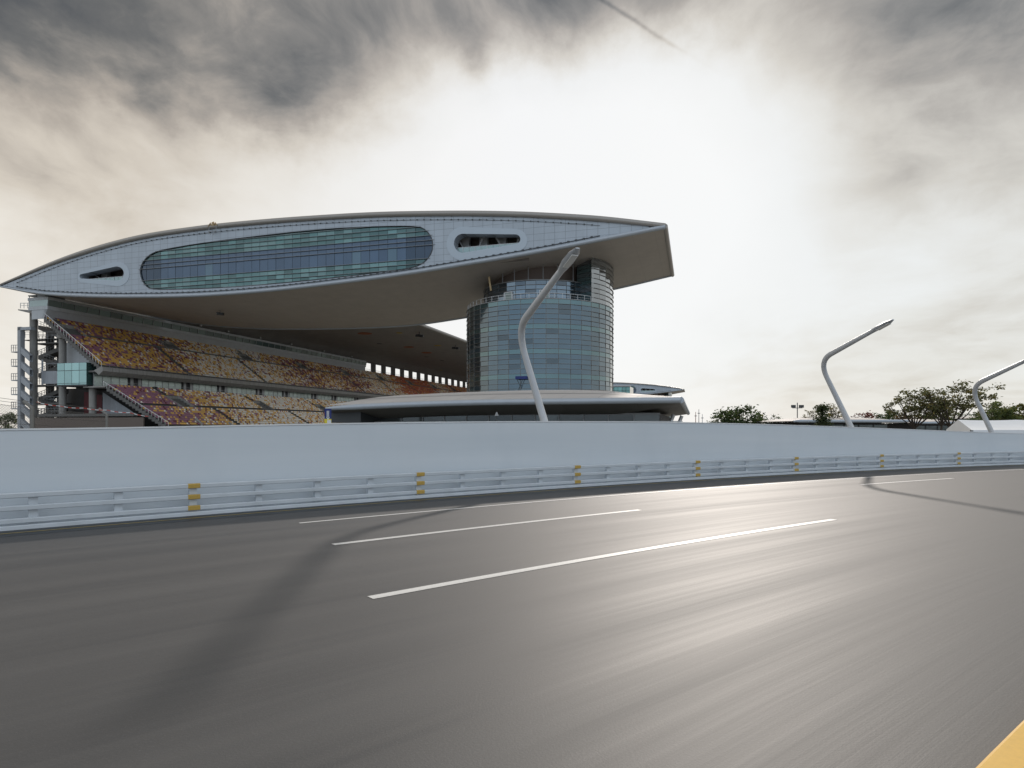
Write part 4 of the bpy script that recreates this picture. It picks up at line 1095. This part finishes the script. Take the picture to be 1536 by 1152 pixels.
q=MB(); q.tube([(fl.x,95,GZ),(fl.x,95,zt2)],.07,8); q.bar((fl.x-.75,95,zt-.2),(fl.x+.75,95,zt-.2),.08,.08); q.build('pole','dark_metal',o)
for dx0 in (-.75,-.45,.4,.75):
    q=MB(); q.box(fl.x+dx0-.14,fl.x+dx0+.14,94.8,95.1,zt-.15,zt+.25); q.build('lamp_head','dark_metal',o)
for i,(px,py) in enumerate(((1043.5,618),(1048.3,614),(1053.5,621))):
    p=at(px,py,300); o=thing('mast',['left white mast in the far skyline cluster right of the pavilion','tallest middle mast in the far skyline cluster right of the pavilion','right faint mast in the far skyline cluster, with a small platform'][i],'mast',(p.x,300,GZ),'far masts on the skyline')
    q=MB(); q.tube([(p.x,300,GZ),(p.x,300,p.z)],[.22,.12],6); q.build('pole',['rust_red','mid_metal','light_metal'][i],o)
    q=MB(); q.box(p.x-.5,p.x+.5,299.6,300.4,p.z-2,p.z-1.7); q.build('platform','mid_metal',o)

# ------------------------------------------------------------------ debris fence near the stand
fpts=[(-30,602,50),(48,612,54),(160,622,60),(303,636,68),(352,641,74)]
fn=thing('debris_fence','wire debris fence on dark posts with cranked tops at far left before the grandstand','fence',at(48,641,54).to_tuple()[:2]+(GZ,))
tops=[]
for px,py,Y in fpts:
    b=at(px,py,Y); arm=b+Vector((-.62,-.15,.58)); tops.append((b,arm))
    q=MB(); q.tube([(b.x,b.y,GZ),tuple(b),tuple(arm)],.15 if px<100 else .12,8); q.build('post','fence_post',fn)
q=MB()
for k in range(len(tops)-1):
    (b0,a0_),(b1,a1_)=tops[k],tops[k+1]
    if k>=2: continue
    for t in [i/7. for i in range(8)]:
        p0=Vector((b0.x,b0.y,GZ)).lerp(b0,t); p1=Vector((b1.x,b1.y,GZ)).lerp(b1,t); q.tube([p0,p0.lerp(p1,.5)-Vector((0,0,.05)),p1],.014,4)
    for t in (.5,1.): q.tube([b0.lerp(a0_,t),b1.lerp(a1_,t)],.016,4)
    Ld=(b1-b0).length; n=int(Ld/.22)
    def fp(u,v):
        bb=b0.lerp(b1,u); lo=Vector((bb.x,bb.y,GZ+1.5)); return lo.lerp(bb,v)
    hgt=b0.z-GZ-1.5
    for i in range(-14,n):
        for sgn in (1,-1):
            u0=i/n; u1=(i+hgt/.22)/n
            v0,v1=(0,1) if sgn>0 else (1,0)
            if u0<0: v0=v0+(v1-v0)*(-u0)/(u1-u0); u0=0
            if u1>1:
                v1=v0+(v1-v0)*(1-u0)/(u1-u0); u1=1
            if u1>u0: q.bar(fp(u0,v0),fp(u1,v1),.012,.012)
q.build('wire_mesh','fence_wire',fn)
tpz=thing('barrier_tape','sagging red and white tape strung across in front of the stand columns','tape',at(140,615,58).to_tuple())
pts=[(55,603),(90,609),(125,612),(160,615),(195,619),(228,625)]
q=MB()
fl_=[]
for k in range(len(pts)-1):
    for j in range(6): fl_.append(at(pts[k][0]+(pts[k+1][0]-pts[k][0])*j/6,pts[k][1]+(pts[k+1][1]-pts[k][1])*j/6+1.2*sin(pi*j/6),58))
for p in fl_: q.v += [(p.x,p.y,p.z-.03),(p.x,p.y,p.z+.03),(p.x,p.y+.01,p.z+.03),(p.x,p.y+.01,p.z-.03)]
for i in range(len(fl_)-1):
    for j in range(4): a=4*i+j; b=4*i+(j+1)%4; q.f.append((a,b,b+4,a+4)); q.m.append(i%2); q.c.append(None)
q.build('ribbon',['tape_red','white_paint'],tpz)

# ------------------------------------------------------------------ trees
def tree(px,top,halfw,Y,label,colr,kind='dense',trunk_h=.35,n=2600,name='broadleaf_tree',grp='trees on the skyline beyond the wall',bot=None,leaf=None):
    c=at(px,top,Y); zt=c.z; hw=halfw/F*Y; o=thing(name,label,'tree',(c.x,Y,GZ),grp)
    h=zt-GZ; q=MB(); tips=[]
    z0=GZ+h*trunk_h
    if kind=='open':
        lean=R.uniform(-.3,.3); st_=Vector((c.x,Y,GZ)); fork=Vector((c.x+lean,Y,z0)); q.tube([st_,(c.x+lean*.5,Y,(GZ+z0)/2),fork],[.16,.13,.11],8)
        for k in range(11):
            an=2*pi*k/11+R.uniform(-.3,.3); rr=hw*R.uniform(.35,.98); zz=zt-(zt-z0)*(.03+.50*(rr/hw)**2.)*R.uniform(.7,1.1)
            e=Vector((c.x+rr*cos(an),Y+rr*sin(an)*.8,zz)); m1=fork.lerp(e,.5)+Vector((0,0,-.08*rr))
            q.tube([fork,m1,e],[.075,.045,.018],6)
            for b_ in range(6):
                t=R.uniform(.4,1); s_=fork.lerp(e,t) if t>.5 else m1; e2=s_+Vector((R.gauss(0,1),R.gauss(0,1),abs(R.gauss(.25,.3))))*hw*.24
                e2.z=min(e2.z,zt); q.tube([s_,e2],[.025,.01],4); tips.append(e2)
            tips.append(e)
    else:
        q.tube([(c.x,Y,GZ),(c.x,Y,z0),(c.x,Y,zt-h*.25)],[.22,.17,.05],8)
        cz=(z0+zt)/2; hz=(zt-z0)/2
        for k in range(46):
            an=R.uniform(0,2*pi); ph=R.uniform(-1,1); rr=R.uniform(.45,.86)
            if kind=='cone': t=(ph+1)/2; rad=hw*(1.0-t)*.85+.05*hw; e=Vector((c.x+rad*cos(an)*rr,Y+rad*sin(an)*rr,z0+(zt-z0)*(.05+.87*t)))
            else: rad=sqrt(1-ph*ph); e=Vector((c.x+hw*rr*rad*cos(an),Y+hw*rr*rad*sin(an),cz+hz*rr*ph*1.05))
            if k%3==0: q.tube([(c.x,Y,max(GZ+.2,e.z-hz*.3)),e],[.06,.02],5)
            tips.append(e)
    q.build('trunk','bark',o)
    q=MB(); lf_=leaf or max(.12,hw*.055)
    for i in range(n):
        t=R.choice(tips); sp_=hw*(.075 if kind=='open' else .125)
        d=Vector((R.gauss(0,1),R.gauss(0,1),R.gauss(0,.62 if kind!='open' else .5)))*sp_
        p=t+d
        if p.z>zt+.25*sp_: continue
        if p.z<GZ+.3: continue
        u=Vector((R.gauss(0,1),R.gauss(0,1),R.gauss(0,.5))).normalized(); v_=u.cross(Vector((R.gauss(0,1),R.gauss(0,1),R.gauss(0,1)))).normalized()
        s_=lf_*R.uniform(.6,1.3); f=R.uniform(.6,1.45); cc=colr if R.random()>.15 else (colr[0]*1.5,colr[1]*1.15,colr[2]*.8)
        q.face([p-u*s_,p-v_*s_*.5,p+u*s_,p+v_*s_*.5],0,(cc[0]*f,cc[1]*f,cc[2]*f))
    q.build('crown','leaf',o)
DG=(.085,.125,.05); MG=(.14,.18,.065); YG=(.20,.18,.06); OL=(.15,.155,.07); RD=(.17,.06,.05)
tree(1110,607,40,100,'dense rounded dark green tree, the largest just right of the pavilion',DG,'dense',.2,5200)
tree(1082,617,22,108,'small dark tree tucked at the left foot of the rounded tree nearest the pavilion',DG,'dense',.2,1800)
tree(1150,619,26,104,'low olive tree right of the rounded dark tree',(.06,.075,.03),'dense',.15,2200)
tree(1178,619,20,98,'low dark tree just left of the floodlight mast',DG,'dense',.15,2000)
tree(1233,604,33,72,'pointed dark bushy tree in front of the thin curved roof',(.07,.095,.04),'cone',.05,3400)
tree(1250,603,17,88,'sparse yellowish tree behind the pointed bushy tree',YG,'open',.5,500)
tree(1216,613,14,90,'thin yellowing sapling left of the pointed bushy tree',YG,'open',.4,350)
tree(1295,615,24,120,'small dark red tree above the thin curved roof',RD,'dense',.3,1500)
tree(1335,613,30,125,'dark rounded tree partly behind the left side of the wide open tree',DG,'dense',.2,3000)
tree(1362,616,26,118,'brownish tree behind the leftmost trunk of the open trees',(.10,.07,.035),'dense',.2,2000)
tree(1400,619,34,122,'dark green tree filling the gap behind the open tree trunks',DG,'dense',.2,2600)
tree(1376,580,42,62,'open-crowned tree with small olive leaves, left stem of the wide pair',OL,'open',.44,1700,leaf=.13)
tree(1424,571,58,60,'widest open-crowned tree with spreading bare limbs above the tent',OL,'open',.42,3400,leaf=.13)
tree(1408,590,30,66,'slender stem between the two wide open-crowned trees',OL,'open',.5,600,leaf=.12)
tree(1462,618,24,84,'dark bush just behind the tent ridge',DG,'dense',.12,2300)
tree(1492,602,32,112,'mid green feathery tree behind the farthest street lamp',MG,'dense',.2,4200)
tree(1524,606,34,118,'yellow-green tree at the right edge of the picture',(.13,.13,.04),'dense',.2,4200)
tree(8,617,24,170,'dark round tree at far left behind the debris fence',DG,'dense',.2,2600)
tree(1440,616,22,130,'olive shrubby tree right of the open trees',MG,'dense',.2,1800)

# ------------------------------------------------------------------ camera, sun, sky
cam=bpy.data.cameras.new('camera'); co=bpy.data.objects.new('camera',cam); col.objects.link(co)
co.location=(0,0,H); co.rotation_euler=(radians(90),0,0); cam.sensor_width=36; cam.lens=36*F/1536; cam.shift_y=(YH-576)/1536; cam.clip_end=6000; cam.clip_start=.1
sc.camera=co
SUN=Vector((310,960,500)).normalized()
el=math.asin(SUN.z); az=atan2(SUN.x,SUN.y)
sl=bpy.data.lights.new('sun','SUN'); so=bpy.data.objects.new('sun',sl); col.objects.link(so)
sl.energy=2.5; sl.angle=radians(2.0); sl.color=(1,.91,.82)
so.rotation_euler=SUN.to_track_quat('Z','Y').to_euler(); so.location=(0,0,60)
wd=bpy.data.worlds.new('World'); sc.world=wd; wd.use_nodes=True
t=NT(wd.node_tree); bg=t.n['Background']
sky=t.new('ShaderNodeTexSky',sky_type='NISHITA'); sky.sun_disc=False; sky.sun_elevation=el; sky.sun_rotation=az; sky.air_density=1.2; sky.dust_density=.6
tc=t.new('ShaderNodeTexCoord'); sp=t.new('ShaderNodeSeparateXYZ'); t.l.new(tc.outputs['Generated'],sp.inputs[0])
X_,Y_,Z_=sp.outputs
AZ=t.math('ARCTAN2',X_,Y_); EL=t.math('ARCSINE',Z_)
def blob(px,py,wx,wy,amp):
    a=(px-CX)/F; b=(YH-py)/F/sqrt(1+a*a); a0=math.atan(a); e0=math.atan(b)
    u=t.math('DIVIDE',t.math('SUBTRACT',AZ,a0),wx/F); v=t.math('DIVIDE',t.math('SUBTRACT',ELW,e0),wy/F)
    r=t.math('ADD',t.math('MULTIPLY',u,u),t.math('MULTIPLY',v,v))
    return t.math('MULTIPLY',t.math('EXPONENT',t.math('MULTIPLY',r,-1.)),amp)
# cloud-plane coordinates stretch noise towards the horizon
zz=t.math('ADD',t.math('MAXIMUM',Z_,0.),.22)
cb=t.new('ShaderNodeCombineXYZ'); t.l.new(t.math('DIVIDE',X_,zz),cb.inputs[0]); t.l.new(t.math('DIVIDE',Y_,zz),cb.inputs[1])
warp=t.new('ShaderNodeTexNoise'); t.l.new(cb.outputs[0],warp.inputs['Vector']); warp.inputs['Scale'].default_value=.9; warp.inputs['Detail'].default_value=4
vm=t.new('ShaderNodeVectorMath',operation='MULTIPLY_ADD'); t.l.new(warp.outputs['Color'],vm.inputs[0]); vm.inputs[1].default_value=(.75,.75,0); t.l.new(cb.outputs[0],vm.inputs[2])
mp=t.mapping(vm.outputs[0],(1.,.75,1),(0,0,.5))
n1=t.noise(mp,.8,7,.52); n2=t.noise(mp,3.0,7,.55)
nd=t.noise(tc.outputs['Generated'],5.5,8,.6)
ELW=t.math('ADD',EL,t.math('MULTIPLY',t.math('SUBTRACT',nd,.5),.14))
d=None
for b in ((190,0,380,105,.47),(450,95,130,85,.27),(640,-15,170,85,.36),(715,60,22,60,.16),(790,-30,130,80,.3),(1010,-60,230,80,.40),(1330,20,230,95,.26),(1540,70,170,120,.26),(1330,170,90,60,.08),(1450,280,150,50,.12),(1300,340,70,60,.05),(1550,420,200,60,.05),(400,160,110,55,.14),(230,270,240,50,.07),(130,330,200,50,.05),(850,330,320,270,-.40),(1050,120,120,70,-.06),(1250,520,260,60,.09),(1500,480,200,120,.05),(1200,590,400,40,.05),(60,40,150,120,.20),(900,110,160,80,.07),(1420,100,240,120,.02)):
    v=blob(*b); d=v if d is None else t.math('ADD',d,v)
d=t.math('ADD',d,.215)
ovh=t.new('ShaderNodeMapRange',interpolation_type='SMOOTHSTEP'); t.l.new(ELW,ovh.inputs['Value']); ovh.inputs['From Min'].default_value=.58; ovh.inputs['From Max'].default_value=1.0; ovh.inputs['To Max'].default_value=.42
d=t.math('ADD',d,ovh.outputs[0])
amp=t.math('MULTIPLY_ADD',t.math('MAXIMUM',d,0.),.62,.05)
d=t.math('ADD',d,t.math('MULTIPLY',t.math('SUBTRACT',n1,.5),t.math('MULTIPLY',amp,2.2)))
d=t.math('ADD',d,t.math('MULTIPLY',t.math('SUBTRACT',n2,.5),t.math('MULTIPLY',amp,1.5)))
n3=t.noise(mp,6.5,7,.6)
dk=t.math('MULTIPLY',t.math('SUBTRACT',n3,.5),t.math('MULTIPLY',t.math('MAXIMUM',t.math('SUBTRACT',d,.3),0.),1.7)); d=t.math('ADD',d,dk)
# condensation trail
a1,b1=(895-CX)/F,(YH+5)/F; a2,b2=(1085-CX)/F,(YH-115)/F
GXn=t.math('DIVIDE',X_,t.math('MAXIMUM',Y_,.01)); GZn=t.math('DIVIDE',Z_,t.math('MAXIMUM',Y_,.01))
L_=hypot(a2-a1,b2-b1); nx_,nz_=-(b2-b1)/L_,(a2-a1)/L_; tx_,tz_=(a2-a1)/L_,(b2-b1)/L_
dist=t.math('ADD',t.math('MULTIPLY',t.math('SUBTRACT',GXn,a1),nx_),t.math('MULTIPLY',t.math('SUBTRACT',GZn,b1),nz_))
dist=t.math('ADD',dist,t.math('MULTIPLY',t.math('SUBTRACT',n2,.5),.02))
al=t.math('ADD',t.math('MULTIPLY',t.math('SUBTRACT',GXn,a1),tx_),t.math('MULTIPLY',t.math('SUBTRACT',GZn,b1),tz_))
tr=t.math('EXPONENT',t.math('MULTIPLY',t.math('MULTIPLY',dist,dist),-1/(.0036**2)))
tr=t.math('MULTIPLY',tr,t.math('MULTIPLY',t.math('GREATER_THAN',Y_,0.),t.math('MULTIPLY',t.math('SUBTRACT',1.,t.math('DIVIDE',al,L_),clamp=True),t.math('MULTIPLY',t.math('MULTIPLY_ADD',n3,3.,-1.,clamp=True),.28))))
d=t.math('ADD',d,tr)
cc=t.ramp(d,[(0.0,(.93,.935,.94)),(.15,(.88,.885,.885)),(.27,(.80,.785,.755)),(.38,(.66,.625,.575)),(.52,(.44,.41,.38)),(.68,(.255,.25,.245)),(.82,(.155,.16,.165)),(1.0,(.10,.108,.12))])
tint=t.ramp(t.math('MULTIPLY_ADD',AZ,.9,.5,clamp=True),[(0.,(1.02,.975,.91)),(.5,(1,1,1)),(1.,(.96,.98,.985))])
cc=t.mix(1.0,cc,tint,'MULTIPLY')
# thick pale-blue overcast behind and overhead
back=t.math('MULTIPLY_ADD',Y_,-1.2,.15,clamp=True)
cc=t.mix(back,cc,t.mix(t.ramp(n1,[(.35,0),(.65,1)]),(.66,.80,.95),(.86,.93,1.0)))
sc10=t.new('ShaderNodeVectorMath',operation='SCALE'); t.l.new(cc,sc10.inputs[0]); sc10.inputs['Scale'].default_value=10.
fin=t.mix(.96,sky.outputs[0],sc10.outputs[0])
t.l.new(fin,bg.inputs['Color']); bg.inputs['Strength'].default_value=.1
sc.view_settings.view_transform='Standard'; sc.view_settings.look='None'; sc.view_settings.gamma=1; sc.view_settings.exposure=0
sc.render.engine='CYCLES'; sc.cycles.max_bounces=6; sc.cycles.sample_clamp_indirect=4
